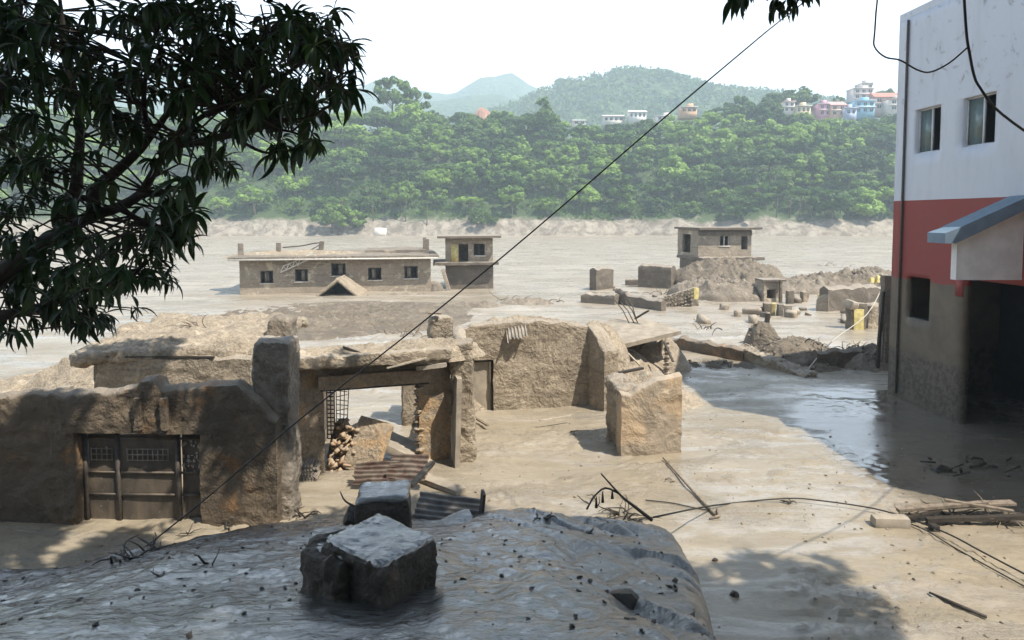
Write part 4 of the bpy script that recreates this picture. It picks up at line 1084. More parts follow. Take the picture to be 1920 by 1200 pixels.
# truss hanging from the eave
tr0, tr1 = P(526, 511, 60.2), P(580, 486, 60.4)
tv = tr1 - tr0; tn = Vector((.45, 0, 1)).normalized() * .62
tr = []
for a, c in ((tr0, tr1), (tr0 + tn, tr1 + tn * .8)): tr.append(tube_mesh([a, c], .06, 5))
for k in range(6):
    p = tr0 + tv * (k / 5); tr.append(tube_mesh([p, p + tn], .045, 5))
    if k < 5: tr.append(tube_mesh([p + tn, p + tv / 5], .04, 5))
V, F = join_meshes(tr); o = ob('metal_truss', V, F, M['white_trim'], None); tag(o, 'bent pale metal truss hanging from the eave of the long building', 'truss')
# buried gable porch in front
gp = thing('buried_porch', G(633, 556), 'peak of a buried gabled porch with a dark triangular opening', 'porch roof')
Yp = G(633, 556).y
a, c, e = P(592, 557, Yp), P(633, 524, Yp), P(673, 556, Yp)
for (u, v, nm) in ((a, c, 'roof_slope'), (c, e, 'roof_slope')):
    dv_ = v - u; V, F = rbox_mesh((dv_.length + .3, 3.4, .26), .2, .06, .05, 175)
    ob(nm, frame_xf(V, (u + v) / 2 + Vector((0, 1.5, .02)), dv_, (0, 1, .03)), F, M['heap'], gp, smooth=True)
V = np.array([a[:], e[:], c[:]]) + np.array([0, 2.6, -.05]); ob('gable_wall', V, [(0, 1, 2)], M['dark_room'], gp)  # inner triangle coloured near black for the shade inside the opening
lowwall(690, 556, 820, 550, [.1, .16, .12, .05], .3, M['heap_grey'], 177, 'thin ledge of mud along the base of the long building', 'mud ledge')

# ---- small tower left
t0, t1 = G(836, 542), G(925, 541)
hT = thing('small_tower', (t0 + t1) / 2, 'small two storey block with a flat roof right of the long building', 'building')
zt = lambda py: zat(py, t0.y)
hollow(hT, M['far_dark'], t0, t1, 4.2, -.5, zt(497), seed=181)
sl_ = poly = rbox('floor_slab', hT, M['far_dark'], ((t0 + t1) / 2 + Vector((-.55, 1.8, zt(494)))), ((t1 - t0).length + 1.7, 5.4, .3), (0, 0, heading(t0, t1)), seg=.3, r=.06, amp=.07, seed=183)
oT = [op_px(t0, t1, 860, 878, 458, 493), op_px(t0, t1, 888, 909, 457, 479)]
hollow(hT, M['far_wall'], t0 + Vector((.0, .05, 0)), t1 + Vector((-.05, .05, 0)), 4.0, zt(492), zt(447), oT, seed=185, lopen=[(1.2, 2.4, zt(485), zt(455))])
rbox('roof_slab', hT, M['far_dark'], ((t0 + t1) / 2 + Vector((-.25, 1.7, zt(444)))), ((t1 - t0).length + 1.5, 5.6, .22), (0, -.005, heading(t0, t1)), seg=.4, r=.04, amp=.03, seed=187)
s0, s1, a0, a1 = oT[1]
w = multi('window', hT, M['iron'], [(seg_at(t0, t1, s, -.12, (a0 + a1) / 2), (.07, .06, a1 - a0), (0, 0, 0)) for s in (s0 + .04, (s0 + s1) / 2, s1 - .04)])
box('sill', w, M['white_trim'], seg_at(t0, t1, (s0 + s1) / 2, .06, a0 - .05), (s1 - s0 + .2, .12, .1), (0, 0, 0))
s0, s1, a0, a1 = oT[0]
box('door', hT, M['yellow'], seg_at(t0, t1, s0 - .38, .03, (a0 + a1) / 2), (.7, .05, (a1 - a0)), (0, 0, 0))
o = rbox('fallen_column', None, M['slab'], (P(837, 528, t0.y - 1.0)), (.35, .35, 2.5), (0, -.28, 0), seg=.2, r=.04, amp=.04, seed=189); tag(o, 'broken column leaning against the small tower', 'column')
o = heap('mud_clump', None, M['far_dark'], *P(815, 552, t0.y - 1)[:2], -.1, .9, .7, .9, amp=.2, n=20, seed=191); tag(o, 'dark mud clump at the corner of the small tower', 'mud heap')

# ---- tower on the mound, right
Yr = 72.0
r0, r1 = Vector((xat(1306, 480, Yr), Yr - .6, 0)), Vector((xat(1412, 480, Yr), Yr + .6, 0))
hR = thing('small_tower', (r0 + r1) / 2, 'flat roofed upper storey standing on the rubble mound', 'building')
zr = lambda py: zat(py, Yr)
oR = [op_px(r0, r1, 1350, 1367, 443, 461), op_px(r0, r1, 1390, 1402, 443, 468)]
hollow(hR, M['far_wall'], r0, r1, 5.0, zr(482), zr(431), oR, seed=201, lopen=[(1.2, 3.2, zr(475), zr(440))])
rbox('roof_slab', hR, M['far_dark'], (r0 + r1) / 2 + Vector((-.2, 2.3, zr(428.5))), ((r1 - r0).length + 1.1, 6.2, .26), (0, 0, heading(r0, r1)), seg=.5, r=.04, amp=.03, seed=203)
rbox('lintel_band', hR, M['far_dark'], (r0 + r1) / 2 + Vector((0, -.05, zr(437))), ((r1 - r0).length + .02, .2, .5), (0, 0, heading(r0, r1)), seg=.5, r=.02, amp=.02, seed=204)
rbox('floor_slab', hR, M['far_dark'], (r0 + r1) / 2 + Vector((0, 1.9, zr(484.5))), ((r1 - r0).length + 1.0, 6.4, .35), (0, 0, heading(r0, r1)), seg=.3, r=.08, amp=.1, seed=205)
hollow(hR, M['far_dark'], r0 + Vector((.1, .1, 0)), r1 + Vector((.3, .1, 0)), 4.6, 0, zr(487), seed=206)
s0, s1, a0, a1 = oR[0]
multi('window', hR, M['white_trim'], [(seg_at(r0, r1, s, -.1, (a0 + a1) / 2), (.1, .06, a1 - a0), (0, 0, heading(r0, r1))) for s in (s0, (s0 + s1) / 2, s1)] + [(seg_at(r0, r1, (s0 + s1) / 2, .03, a0 - .05), (s1 - s0 + .2, .1, .1), (0, 0, heading(r0, r1)))])
md = [(1370, 545, 66, 5.5, 4.5, 2.7, 'main mud mound under the flat roofed upper storey'), (1400, 540, 64, 4.0, 3.0, 2.0, 'rounded mud shoulder right of the mound tower'), (1350, 560, 58, 4.2, 3.0, 1.45, 'smooth mud bulge behind the tumbled block wall'),
      (1310, 540, 67, 3.5, 2.5, 1.4, 'mud slope left of the mound tower'), (1480, 545, 63, 5.0, 3.0, 1.2, 'broad mud hummock behind the square niche'), (1560, 540, 66, 5.0, 2.6, 1.3, 'mud ridge in the right middle distance'), (1640, 560, 54, 3.0, 2.5, 1.6, 'grey mud mound beside the yellow painted stub'), (1620, 530, 70, 4.0, 2.0, 1.5, 'pale mud mound close to the boundary wall')]
for k, (px, py, Y, rx, ry, h, lab) in enumerate(md):
    o = heap('mud_mound', None, M['mound'] if k in (0, 1, 3, 5) else M['heap_grey'], xat(px, py, Y), Y, -.1, rx, ry, h, amp=.8, n=40, freq=1.1, seed=211 + k, power=.38)
    tag(o, lab, 'mud mound')
    for q in range(16):
        a = rnd.uniform(3.3, 6.1); rr_ = rnd.uniform(.2, .95); x_, y_ = xat(px, py, Y) + rx * rr_ * math.cos(a), Y + ry * rr_ * math.sin(a)
        inst('stone', stone_me[rnd.randrange(6)], Matrix.Translation((x_, y_, -.1 + h * max(0, 1 - rr_ * rr_) ** .6)) @ Euler((rnd.uniform(-.6, .6), rnd.uniform(-.6, .6), rnd.uniform(0, 3))).to_matrix().to_4x4() @ Matrix.Diagonal((rnd.uniform(.3, 1.0), rnd.uniform(.3, .7), rnd.uniform(.3, .7), 1)), o)
lowwall(1118, 545, 1150, 541, [2.0, 2.25, 1.9], .8, M['far_dark'], 231, 'squat dark wall stub standing alone left of the block', step=.2)
lowwall(1196, 538, 1258, 542, [2.2, 2.4, 2.35, 2.3], 1.2, M['far_dark'], 233, 'big dark square wall block in the middle distance', step=.2, cap=.3)
lowwall(1172, 534, 1214, 535, [.6, .65, .6], .6, M['far_dark'], 235, 'low wall piece in front of the dark square block', step=.2)
lowwall(1089, 567, 1152, 572, [.75, .8, .8], .9, M['wall_grey'], 237, 'long low flat topped wall on the open mud', step=.2)
lowwall(1152, 568, 1240, 585, [1.15, .95, .9, .8], .45, M['far_dark'], 239, 'low dark wall leading to the tumbled block wall', step=.2)
lowwall(1262, 538, 1290, 540, [1.1, 1.0], .4, M['far_wall'], 241, 'small broken wall corner beside the dark block', step=.2)
# tumbled block wall
tb = thing('tumbled_wall', G(1275, 584), 'tilted wall of tumbled stone blocks with a yellow end', 'ruin')
V, F = rbox_mesh((3.0, .5, 1.5), .2, .1, .1, 243); ob('core', xf(V, P(1274, 568, 52) + Vector((0, .4, 0)), (0, -.28, .12)), F, M['far_dark'], tb, smooth=True)
for r in range(5):
    for k in range(9):
        p = P(1248 + k * 6.2 + rnd.uniform(-1, 1), 582 - r * 6.5 - k * 1.7 + rnd.uniform(-1, 1), 51.6 + rnd.uniform(-.1, .1))
        inst('stone', stone_me[(k + r) % 6], Matrix.Translation(p) @ Euler((rnd.uniform(-.3, .3), rnd.uniform(-.4, 0), rnd.uniform(-.4, .4))).to_matrix().to_4x4() @ Matrix.Diagonal((.34, .3, .3, 1)), tb)
rbox('yellow_end', tb, M['yellow'], P(1303, 550, 51.8), (.4, .5, .85), (0, .05, .2), seg=.15, r=.04, amp=.05, seed=245)
# square niche, posts, stubs
nc = thing('ruined_niche', G(1447, 566), 'square masonry niche with a small dark window on the mound', 'ruin')
n0, n1 = G(1432, 566), G(1461, 565)
hollow(nc, M['far_wall'], n0, n1, 1.3, -.4, zat(527, n0.y), [op_px(n0, n1, 1438, 1455, 543, 560)], seed=251, step=.25)
rbox('cap_slab', nc, M['far_dark'], (n0 + n1) / 2 + Vector((.1, .6, zat(526, n0.y))), ((n1 - n0).length + .5, 1.8, .16), (0, 0, 0), seg=.3, r=.04, amp=.03)
rbox('side_post', nc, M['far_dark'], (xat(1464, 540, n0.y - .1), n0.y - .1, .9), (.2, .3, 1.9), (0, 0, 0), seg=.2, r=.03, amp=.03)
st = [(1481, 545, 569, 58, .5, 'far_dark', 'dark upright pillar right of the square niche'), (1438, 568, 590, 53, .5, 'far_dark', 'dark stub at the left end of the small row'), (1450, 568, 590, 53, .3, 'yellow', 'narrow yellow stub in the small row'), (1462, 570, 592, 52.6, .35, 'far_dark', 'dark brown stub in the middle of the small row'),
      (1477, 572, 590, 52.8, .55, 'slab', 'pale cracked block at the right of the small row'), (1508, 547, 566, 58, .5, 'wall', 'little pale wall remnant between pillar and dark wall'), (1539, 552, 572, 56, .35, 'yellow', 'small yellow post left of the dark wall')]
for k, (px, y0, y1, Y, w, m, lab) in enumerate(st):
    Y = G(px, y1).y; h = zat(y0, Y)
    o = rbox('masonry_stub', None, M[m], (xat(px, (y0 + y1) / 2, Y), Y, h / 2 - .15), (w, w, h + .3), (0, rnd.uniform(-.04, .04), rnd.uniform(-.3, .3)), seg=.18, r=.05, amp=.06, seed=260 + k); tag(o, lab, 'stub')
lowwall(1552, 585, 1660, 578, [1.75, 1.8, 1.9, 1.6], .8, M['far_dark'], 271, 'wide dark wall in the right middle distance', step=.22)
lowwall(1530, 583, 1553, 585, [.9, 1.6], .5, M['far_wall'], 272, 'sloping mud skirt against the wide dark wall', step=.2)
ys_ = thing('yellow_stub', G(1618, 618), 'broken wall stub with a bright yellow painted face', 'ruin')
Yy = G(1618, 618).y
rbox('wall', ys_, M['far_dark'], (xat(1606, 595, Yy + .3), Yy + .35, .65), (1.1, .6, 1.9), (0, 0, .2), seg=.15, r=.08, amp=.08, seed=275)
rbox('yellow_face', ys_, M['yellow'], (xat(1611, 598, Yy - .1), Yy - .02, .6), (.62, .14, 1.35), (0, 0, .0), seg=.15, r=.04, amp=.04, seed=276)
rbox('cap', ys_, M['slab'], (xat(1598, 575, Yy), Yy + .2, 1.5), (.6, .7, .5), (.2, .3, .5), seg=.13, r=.1, amp=.1, seed=277)
rbox('flank', ys_, M['wall'], (xat(1640, 590, Yy + 1), Yy + 1.2, .5), (1.5, 1.2, 1.9), (0, .0, .2), seg=.18, r=.25, amp=.15, seed=278)
for (x, y, lab) in ((1632, 535, 'left'), (1645, 532, 'right')):
    o = rbox('pale_stone', None, M['yellow'], P(x, y, 63), (.5, .4, 1.5), (0, .1, .4), seg=.2, r=.1, amp=.1, seed=x); tag(o, lab + ' of two pale yellow stones on the far mound', 'stone')

V, F = heap_mesh(xat(600, 590, 45), 46.0, -.12, 10.5, 9.0, .42, amp=.24, n=75, freq=2.6, seed=620, power=.3)
o = ob('mud_field', V, F, M['mound'], None, smooth=True); tag(o, 'broad rough grey mud field in front of the long building', 'mud field')
frag_me = []
for k in range(5):
    V, F = rbox_mesh((1, .6, .8), .3, .08, .12, 640 + k, 1.5); me = mk_mesh('masonry_fragment', V, F); me.materials.append(M['far_dark'] if k % 2 else M['far_wall']); frag_me.append(me)
for k in range(46):
    px, py = rnd.uniform(1095, 1650), rnd.uniform(528, 612)
    if py > 575 and px < 1300: continue
    p = G(px, py); sc_ = rnd.uniform(.3, .95)
    o = inst('masonry_fragment', frag_me[k % 5], Matrix.Translation(p + Vector((0, 0, sc_ * .15))) @ Euler((rnd.uniform(-.3, .3), rnd.uniform(-.3, .3), rnd.uniform(0, 3))).to_matrix().to_4x4() @ Matrix.Diagonal((sc_ * rnd.uniform(.7, 1.6), sc_, sc_, 1)))
    tag(o, 'small broken masonry fragment half sunk in the mud around the mound tower', 'masonry fragment', 'fragments around the mound tower')

# ================================================================== FOREGROUND PIECES
# big wet block
k1 = thing('masonry_block', bank_pt(690, 1140), 'large broken block of wet masonry in the foreground', 'masonry block')
pb = bank_pt(690, 1130) + Vector((-.02, .22, .36))
V, F = rbox_mesh((.92, .82, 1.35), .04, .03, .075, 301, 2.6)
V = xf(V, pb + Vector((.06, .22, -.62)), (.0, .02, -.62)); o = ob('block', V, F, M['wetblock'], k1, smooth=True); sharpen(o, 35)
V, F = rbox_mesh((.66, .7, 1.2), .045, .05, .13, 303, 2.4)
V = xf(V, pb + Vector((-.33, .30, -.62)), (.05, -.06, -.62)); o = ob('broken_lobe', V, F, M['wetblock'], k1, smooth=True); sharpen(o, 35)
# soaked mud on its top
V, F = rbox_mesh((.9, .8, .1), .03, .03, .03, 305, 5); o = ob('mud_top', xf(V, pb + Vector((.06, .24, .05)), (0, .02, -.62)), F, M['bank'], k1, smooth=True)
V, F = rbox_mesh((.58, .62, .1), .03, .03, .035, 306, 5); o = ob('mud_top', xf(V, pb + Vector((-.33, .33, -.04)), (.05, -.06, -.62)), F, M['bank'], k1, smooth=True)
k2 = thing('masonry_block', bank_pt(710, 975), 'smaller block with a pale muddy top behind the large block', 'masonry block')
pb2 = P(712, 945, 11.6)
V, F = rbox_mesh((.92, .8, .62), .08, .07, .05, 311, 2.4); o = ob('block', xf(V, pb2 + Vector((.03, .25, -.22)), (0, -.05, .12)), F, M['wetblock'], k2, smooth=True); sharpen(o, 35)
V, F = rbox_mesh((.9, .8, .13), .07, .06, .05, 312, 3); ob('mud_top', xf(V, pb2 + Vector((.02, .27, .10)), (0, -.05, .12)), F, M['bank'], k2, smooth=True)
rbox('shard', k2, M['wetblock'], pb2 + Vector((-.45, .1, -.36)), (.4, .4, .3), (.3, .4, .2), seg=.09, r=.04, amp=.05, seed=313)
# corrugated sheets
def sheet(name, corner, ex, ey, w, l, mat, label, waves, seed, **kw):
    V, F = corrugated_mesh(w, l, waves, kw.get('depth', .03), 10, seed, kw.get('bend', .06), kw.get('ragged', .06))
    o = ob('corrugated_sheet', frame_xf(V, corner, ex, ey), F, mat, None, smooth=True); return tag(o, label, 'corrugated sheet')
sheet('', P(705, 886, 17.2), Vector((.02, .62, .5)), Vector((1, .1, .22)), .62, 1.15, M['tin_rust'], 'rusty red corrugated sheet lying at the left of the pair', 5, 321, depth=.045)
sheet('', P(765, 875, 17.2), Vector((.08, .62, .5)), Vector((1, -.05, .08)), .72, 1.05, M['tin_rust'], 'rusty corrugated sheet overlapping the right of the pair', 5, 322, depth=.045)
sheet('', P(842, 955, 13.2), Vector((.12, .5, .42)), Vector((1, 0, .13)), .62, 1.4, M['tin_grey'], 'grey corrugated sheet jutting from the wet bank', 5, 323, depth=.04)
sheet('', P(968, 618, 24.2), Vector((1, .05, .1)), Vector((.2, -.75, -.55)), .74, .85, M['tin_pale'], 'crumpled corrugated sheet hooked over the sunlit wall top', 6, 324, depth=.045, ragged=.2)
o = rbox('wood_beam', None, M['wetblock'], P(905, 945, 12.9), (.08, .3, .5), (0, .1, .2), seg=.12, r=.02, amp=.03); tag(o, 'short dark plank end beside the grey sheet', 'plank')
o = rbox('stone_slab', None, M['bank'], P(857, 985, 12.2), (.62, .5, .22), (.1, -.25, .2), seg=.1, r=.05, amp=.05, seed=331); tag(o, 'flat muddy stone under the grey corrugated sheet', 'stone')
# planks and beams
def beam(a, c, w, t, mat, label, cat='plank', seed=1, name='plank'):
    a = Vector(a); c = Vector(c); V, F = rbox_mesh(((c - a).length, w, t), .15, min(w, t) * .3, .012, seed)
    d = c - a; o = ob(name, frame_xf(V, (a + c) / 2, d, Vector((-d.y, d.x, 0.01))), F, mat, None, smooth=True); sharpen(o); return tag(o, label, cat)
beam(G(786, 897) + Vector((0, 0, .08)), G(866, 926) + Vector((0, 0, .06)), .4, .14, M['slab'], 'half sunken plank right of the small block')
beam(P(770, 912, 15.2), P(812, 866, 16.2), .16, .10, M['wood'], 'short upright slanting plank behind the small block')
beam(P(642, 650, 18.0), P(692, 668, 18.1), .07, .07, M['wood_dark'], 'thin dark stick lying on the long lintel', 'stick')
beam(P(725, 690, 18.0), P(800, 671, 18.2), .10, .05, M['wood_pale'], 'pale broken lath hanging under the lintel', 'stick')
beam(P(780, 690, 18.5), P(838, 683, 18.5), .22, .14, M['wood_pale'], 'pale beam stub over the right jamb', 'beam')
beam(P(886, 780, 23.0), P(915, 798, 21.8), .1, .06, M['wood'], 'short board in the mud at the foot of the plain door')
beam(P(1012, 789, 22), P(1072, 779, 22.6), .07, .05, M['wood_pale'], 'thin lath half sunk in the courtyard mud', 'stick')
beam(P(1155, 700, 24.3), P(1206, 690, 24.8), .16, .1, M['wood_dark'], 'dark board end on top of the free standing block')
beam(P(1155, 660, 27.5), P(1172, 700, 25.5), .06, .06, M['wood'], 'stick leaning at the mouth of the half buried room', 'stick')
beam(P(1175, 660, 27.6), P(1200, 685, 26.6), .07, .07, M['wood_pale'], 'pale forked branch in the mouth of the half buried room', 'branch')
beam(P(1245, 640, 28.6), P(1262, 678, 27.6), .1, .08, M['wood_dark'], 'dark splintered post at the right of the tilted slab', 'post')
beam(P(1362, 686, 31.5), P(1418, 690, 31.2), .1, .06, M['wood_pale'], 'pale plank lying below the low buried wall')
for k, (x0, y0, x1, y1) in enumerate([(1153, 563, 1182, 603), (1163, 566, 1190, 600), (1172, 565, 1196, 598), (1178, 560, 1193, 592)]):
    o = tube('rebar', None, M['iron'], [P(x0, y0, 31), P((x0 + x1) / 2 + 1, (y0 + y1) / 2, 30.8), P(x1, y1 + 8, 30.6)], .025, 5); tag(o, 'leaning thin rod sticking out of the mud behind the tilted slab', 'rod', 'rods above the tilted slab')
beam(P(1190, 598, 30.6), P(1217, 582, 30.2), .12, .1, M['wood_dark'], 'dark log end beside the leaning rods', 'log')
# debris jetty at the lower right
def gp_(px, py, dz): p = G(px, py); return Vector((p.x, p.y, gz(p.x, p.y) + dz))
beam(gp_(1634, 984, .08), gp_(1704, 986, .1), .34, .3, M['slab'], 'pale concrete lump left of the timber pile', 'concrete lump', 3, 'concrete_lump')
pile = [((1682, 976, .26), (1850, 968, .34), .14, .08, 'wood'), ((1690, 982, .12), (1762, 974, .2), .1, .07, 'wood_dark'), ((1700, 968, .2), (1900, 966, .3), .22, .07, 'wood'), ((1735, 982, .1), (1930, 986, .2), .16, .12, 'wood_dark'), ((1745, 988, .06), (1758, 998, .06), .2, .2, 'wood_dark'), ((1770, 966, .34), (1900, 978, .22), .12, .06, 'wood')]
plab = ['long pale plank on top of the timber pile', 'short dark stick at the tip of the timber pile', 'pale wide board at the back of the timber pile', 'dark beam at the front of the timber pile', 'dark squat log under the timber pile', 'brown lath crossing the timber pile']
for k, (a, c, w, t, m) in enumerate(pile): beam(gp_(*a), gp_(*c), w, t, M[m], plab[k], 'plank', 340 + k)
q = G(1835, 985); o = heap('mud_heap', None, M['wetblock'], q.x, q.y + .2, -.45, 1.9, .7, .45, amp=.25, n=28, freq=2.4, seed=351, power=.7); tag(o, 'dark sodden heap under the timber pile', 'mud heap')
q = G(1822, 880); o = heap('mud_heap', None, M['wetblock'], q.x, q.y, -.55, 2.2, .9, .5, amp=.4, n=28, freq=2.2, seed=353, power=.7); tag(o, 'dark wet debris heap at the porch entrance', 'mud heap')
for k in range(14):
    p = gp_(rnd.uniform(1745, 1900), rnd.uniform(862, 900), .08)
    o = tube('stick', None, M['wood_dark'], [p, p + Vector((rnd.uniform(-.5, .5), rnd.uniform(-.2, .2), rnd.uniform(.0, .25)))], rnd.uniform(.02, .045), 5); tag(o, 'dark stick in the wet debris at the porch entrance', 'stick', 'sticks at the porch entrance')

# roots, twigs, driftwood clumps
def clump(loc, n, size, label, seed, mat='wood_dark', up=.6, rad=.018, cat='driftwood', spread=1.0):
    r = random.Random(seed); root = thing('driftwood_clump', loc, label, cat)
    for k in range(n):
        a = r.uniform(0, 6.28); p = Vector(loc) + Vector((r.uniform(-.3, .3) * size * spread, r.uniform(-.3, .3) * size, -.05)); pts = [p]; d = Vector((math.cos(a) * .8, math.sin(a) * .6, r.uniform(.1, 1.2) * up + .15)).normalized()
        for q in range(4):
            p = p + d * size * r.uniform(.12, .34); d = (d + Vector((r.uniform(-.5, .5), r.uniform(-.5, .5), r.uniform(-.75, .25)))).normalized(); pts.append(p)
        R0 = rad * r.uniform(.6, 1.7)
        tube('root', root, M[mat], pts, [R0, R0 * .85, R0 * .7, R0 * .5, R0 * .25], 5, 2)
    return root
cl = [((235, 1050), 16, .55, 'tangle of dark roots at the left edge of the bank'), ((290, 1030), 9, .42, 'bristly twig cluster right of the left root tangle'), ((358, 1000), 6, .38, 'forked twig standing on the bank edge'), ((422, 988), 8, .34, 'upright twigs on the bank edge below the gate'),
      ((525, 968), 9, .5, 'curved roots at the foot of the pale corner post'), ((566, 966), 9, .45, 'arched roots left of the blocks'), ((312, 1078), 3, .3, 'small two legged twig on the wet bank'), ((405, 1060), 4, .4, 'short dark branch lying on the wet bank'),
      ((1175, 972), 26, .75, 'dense black root clump on the right end of the bank'), ((1115, 945), 5, .55, 'drooping thin branch left of the black root clump'), ((1010, 968), 5, .35, 'scatter of twigs in the middle of the bank edge'), ((1100, 1000), 4, .2, 'small black clod with twigs on the bank')]
for k, (px, py, n, s, lab) in enumerate([(1700, 972, 14, .5, 'tangled roots at the tip of the timber pile'), (1790, 970, 18, .6, 'brushwood jammed between the planks of the timber pile'), (1870, 980, 12, .6, 'matted sticks at the right end of the timber pile'), (1485, 946, 4, .25, 'knot of fibres caught on the trailing cable'), (1255, 905, 3, .3, 'lone thin twigs on the open mud'), (1075, 815, 3, .3, 'single sprig in the courtyard mud')]): q_ = gp_(px, py, .08); clump(q_, n, s, lab, 470 + k, 'wood_dark' if k % 2 else 'wood', .35, .016)
for k, ((px, py), n, s, lab) in enumerate(cl): clump(bank_pt(px, py), n, s, lab, 400 + k)
o = tube('branch', None, M['wood_dark'], [P(1222, 975, 11.9), P(1190, 950, 11.8), P(1165, 930, 11.8), P(1127, 888, 11.7)], [.035, .03, .02, .012], 6, 3); tag(o, 'straight dark branch rising from the black root clump', 'branch')
o = tube('branch', None, M['wood_dark'], [P(1160, 925, 11.8), P(1135, 915, 11.8), P(1115, 930, 11.75), P(1100, 955, 11.7)], [.02, .02, .015, .02], 6, 3); tag(o, 'arching thin branch with hanging rags', 'branch')
hang = [(1118, 930, 952), (1130, 921, 942), (1148, 918, 935)]
for (x, a, c) in hang:
    o = tube('rag', None, M['wood_dark'], [P(x, a, 11.8), P(x, (a + c) / 2, 11.8), P(x, c, 11.8)], [.008, .02, .03], 5); tag(o, 'dark rag hanging from the arching branch', 'rag', 'rags on the arching branch')
o = tube('stick', None, M['wood'], [G(1243, 866) + Vector((0, 0, .12)), G(1290, 918) + Vector((0, 0, .1)), G(1340, 968) + Vector((0, 0, .05))], [.02, .03, .035], 6); tag(o, 'thin bare stick slanting over the open mud', 'stick')
o = tube('stick', None, M['wood'], [G(1344, 960) + Vector((0, 0, .05)), G(1348, 972) + Vector((0, 0, .06)), G(1330, 976) + Vector((0, 0, .04))], [.03, .04, .02], 6); tag(o, 'knotted stub at the foot of the slanting stick', 'stick')
o = tube('branch', None, M['wood_dark'], [P(638, 922, 12.4), P(648, 940, 12.3), P(672, 952, 12.2)], [.01, .018, .025], 5, 3); tag(o, 'curved twig left of the smaller block', 'branch')
for k, (px, py, Y, lab) in enumerate([(1018, 545, 55, 'twiggy branch on the mud right of the small tower'), (960, 548, 56, 'bush of drowned twigs near the small tower'), (745, 600, 40, 'line of twigs on the mud before the lintel'), (1565, 500, 95, 'drift of dark branches on the far right mud'), (775, 602, 39, 'matted twigs left of the leaning wall remnant'), (1230, 560, 60, 'twigs heaped on the low dark wall'), (360, 645, 24, 'twigs on the sagging mud roof'), (1205, 677, 26.5, 'dry branches in the mouth of the half buried room'), (905, 588, 31.2, 'tangled timber on the mud ridge behind the sunlit wall'), (985, 582, 32.5, 'tangle of roots at the middle of the mud ridge'), (1060, 590, 31.5, 'dark roots along the right part of the mud ridge'), (1120, 600, 29.5, 'brushwood caught above the return wall'), (1470, 655, 33.5, 'splintered timber in the clotted rubble pile'), (1520, 660, 32.6, 'dark branches at the right side of the rubble pile'), (1330, 655, 33.8, 'brushwood lodged along the ridge of the low buried wall'), (1420, 672, 32.4, 'sticks jammed behind the fallen wall by the rubble pile'), (1600, 672, 31.5, 'sticks on the loose earth by the painted building')]):
    p = P(px, py, Y); p.z = max(0, p.z) if py > 640 else gz(p.x, p.y)
    if 'sagging' in lab: p.z = zE + .3
    if 'mouth' in lab: p.z = .5
    if 'ridge' in lab or 'return wall' in lab: p.z = 1.35
    if 'rubble pile' in lab or 'loose earth' in lab: p.z = .8
    clump(p, 8, 1.5 if Y > 35 else .7, lab, 430 + k, 'wood' if Y > 35 or Y < 30 else 'wood_dark', .5, .03 if Y > 35 else .02, spread=3.0 if Y < 90 else 6)

# scattered stones (too many and too small to count)
def scatter(name, label, n, fn, smin, smax, seed, mat):
    r = random.Random(seed); VV = []; FF = []; off = 0
    protos = []
    for k in range(6):
        me = hull_mesh('t', (1, .85, .6), 500 + k, 9); protos.append((np.array([v.co[:] for v in me.vertices]), [tuple(p.vertices) for p in me.polygons])); bpy.data.meshes.remove(me)
    for k in range(n):
        p = fn(r)
        if p is None: continue
        V, F = protos[k % 6]; s = smin + (smax - smin) * r.random() ** 3
        VV.append(xf(V * s, p, (r.uniform(-.4, .4), r.uniform(-.4, .4), r.uniform(0, 6.28)))); FF += [tuple(i + off for i in f) for f in F]; off += len(V)
    o = ob(name, np.concatenate(VV), FF, mat, None, recenter=False); tag(o, label, kind='stuff'); return o
def on_ground(r):
    Y = 10.5 * (1 / (1 - r.random() * .86)) ; x = (r.uniform(-.75, .75)) * Y
    if vnoise(np.array([[x * .3, Y * .3, 3.0]]), 5)[0] < .12 and r.random() < .93: return None
    return (x, Y, gz(x, Y) + .005)
scatter('pebbles', 'small stones and clods scattered over the flood mud', 2600, on_ground, .02, .12, 61, M['stone'])
def on_bank(r):
    x = r.uniform(-9, 2.3); y = r.uniform(5.5, 13); z = bz(x, y)
    return (x, y, z) if z > .7 else None
scatter('bank_clods', 'small dark clods scattered over the wet bank', 900, on_bank, .02, .11, 62, M['wetblock'])
for k, (px, py, s) in enumerate([(1378, 1115, .22), (1165, 1128, .5), (1340, 1050, .15)]):
    p = bank_pt(px, py) if px < 1300 else G(px, py)
    o = inst('stone', hull_mesh('stone', (1, .8, .6), 520 + k, 26), Matrix.Translation(p) @ Matrix.Scale(s, 4)); o.data.materials.append(M['wetblock'])
    tag(o, ['single round stone on the shaded mud right of the bank', 'half sunk dark boulder at the bottom of the bank', 'small stone below the bank edge'][k], 'stone')

# ================================================================== CABLES
def cable(name, label, pts, rad, mat='cable', cat='cable', n=6, sub=4):
    o = tube(name, None, M[mat], pts, rad, n, sub); return tag(o, label, cat)
cable('cable', 'long black cable running diagonally across the whole view', [(9, 5, 15.5), (7.6, 9.5, 13.6), P(1560, -45, 12.6), P(1435, 61, 12.5), P(1250, 217, 12.3), P(1000, 433, 12.1), P(800, 598, 11.9), P(610, 748, 11.8), P(500, 838, 11.7), P(380, 940, 11.6), P(262, 1034, 11.5)], .0135)
cable('cable', 'thin cable trailing over the mud from the root clump to the right', [P(1225, 970, 12.0)] + [gp_(x, y, .11) for x, y in ((1340, 957), (1470, 943), (1540, 947), (1640, 962), (1710, 982), (1780, 1012), (1841, 1044), (1960, 1105))], .018)
cable('cable', 'second cable below the trailing one at the lower right', [gp_(1705, 985, .05), gp_(1740, 1002, .05), gp_(1800, 1034, .04), gp_(1960, 1122, .04)], .014)
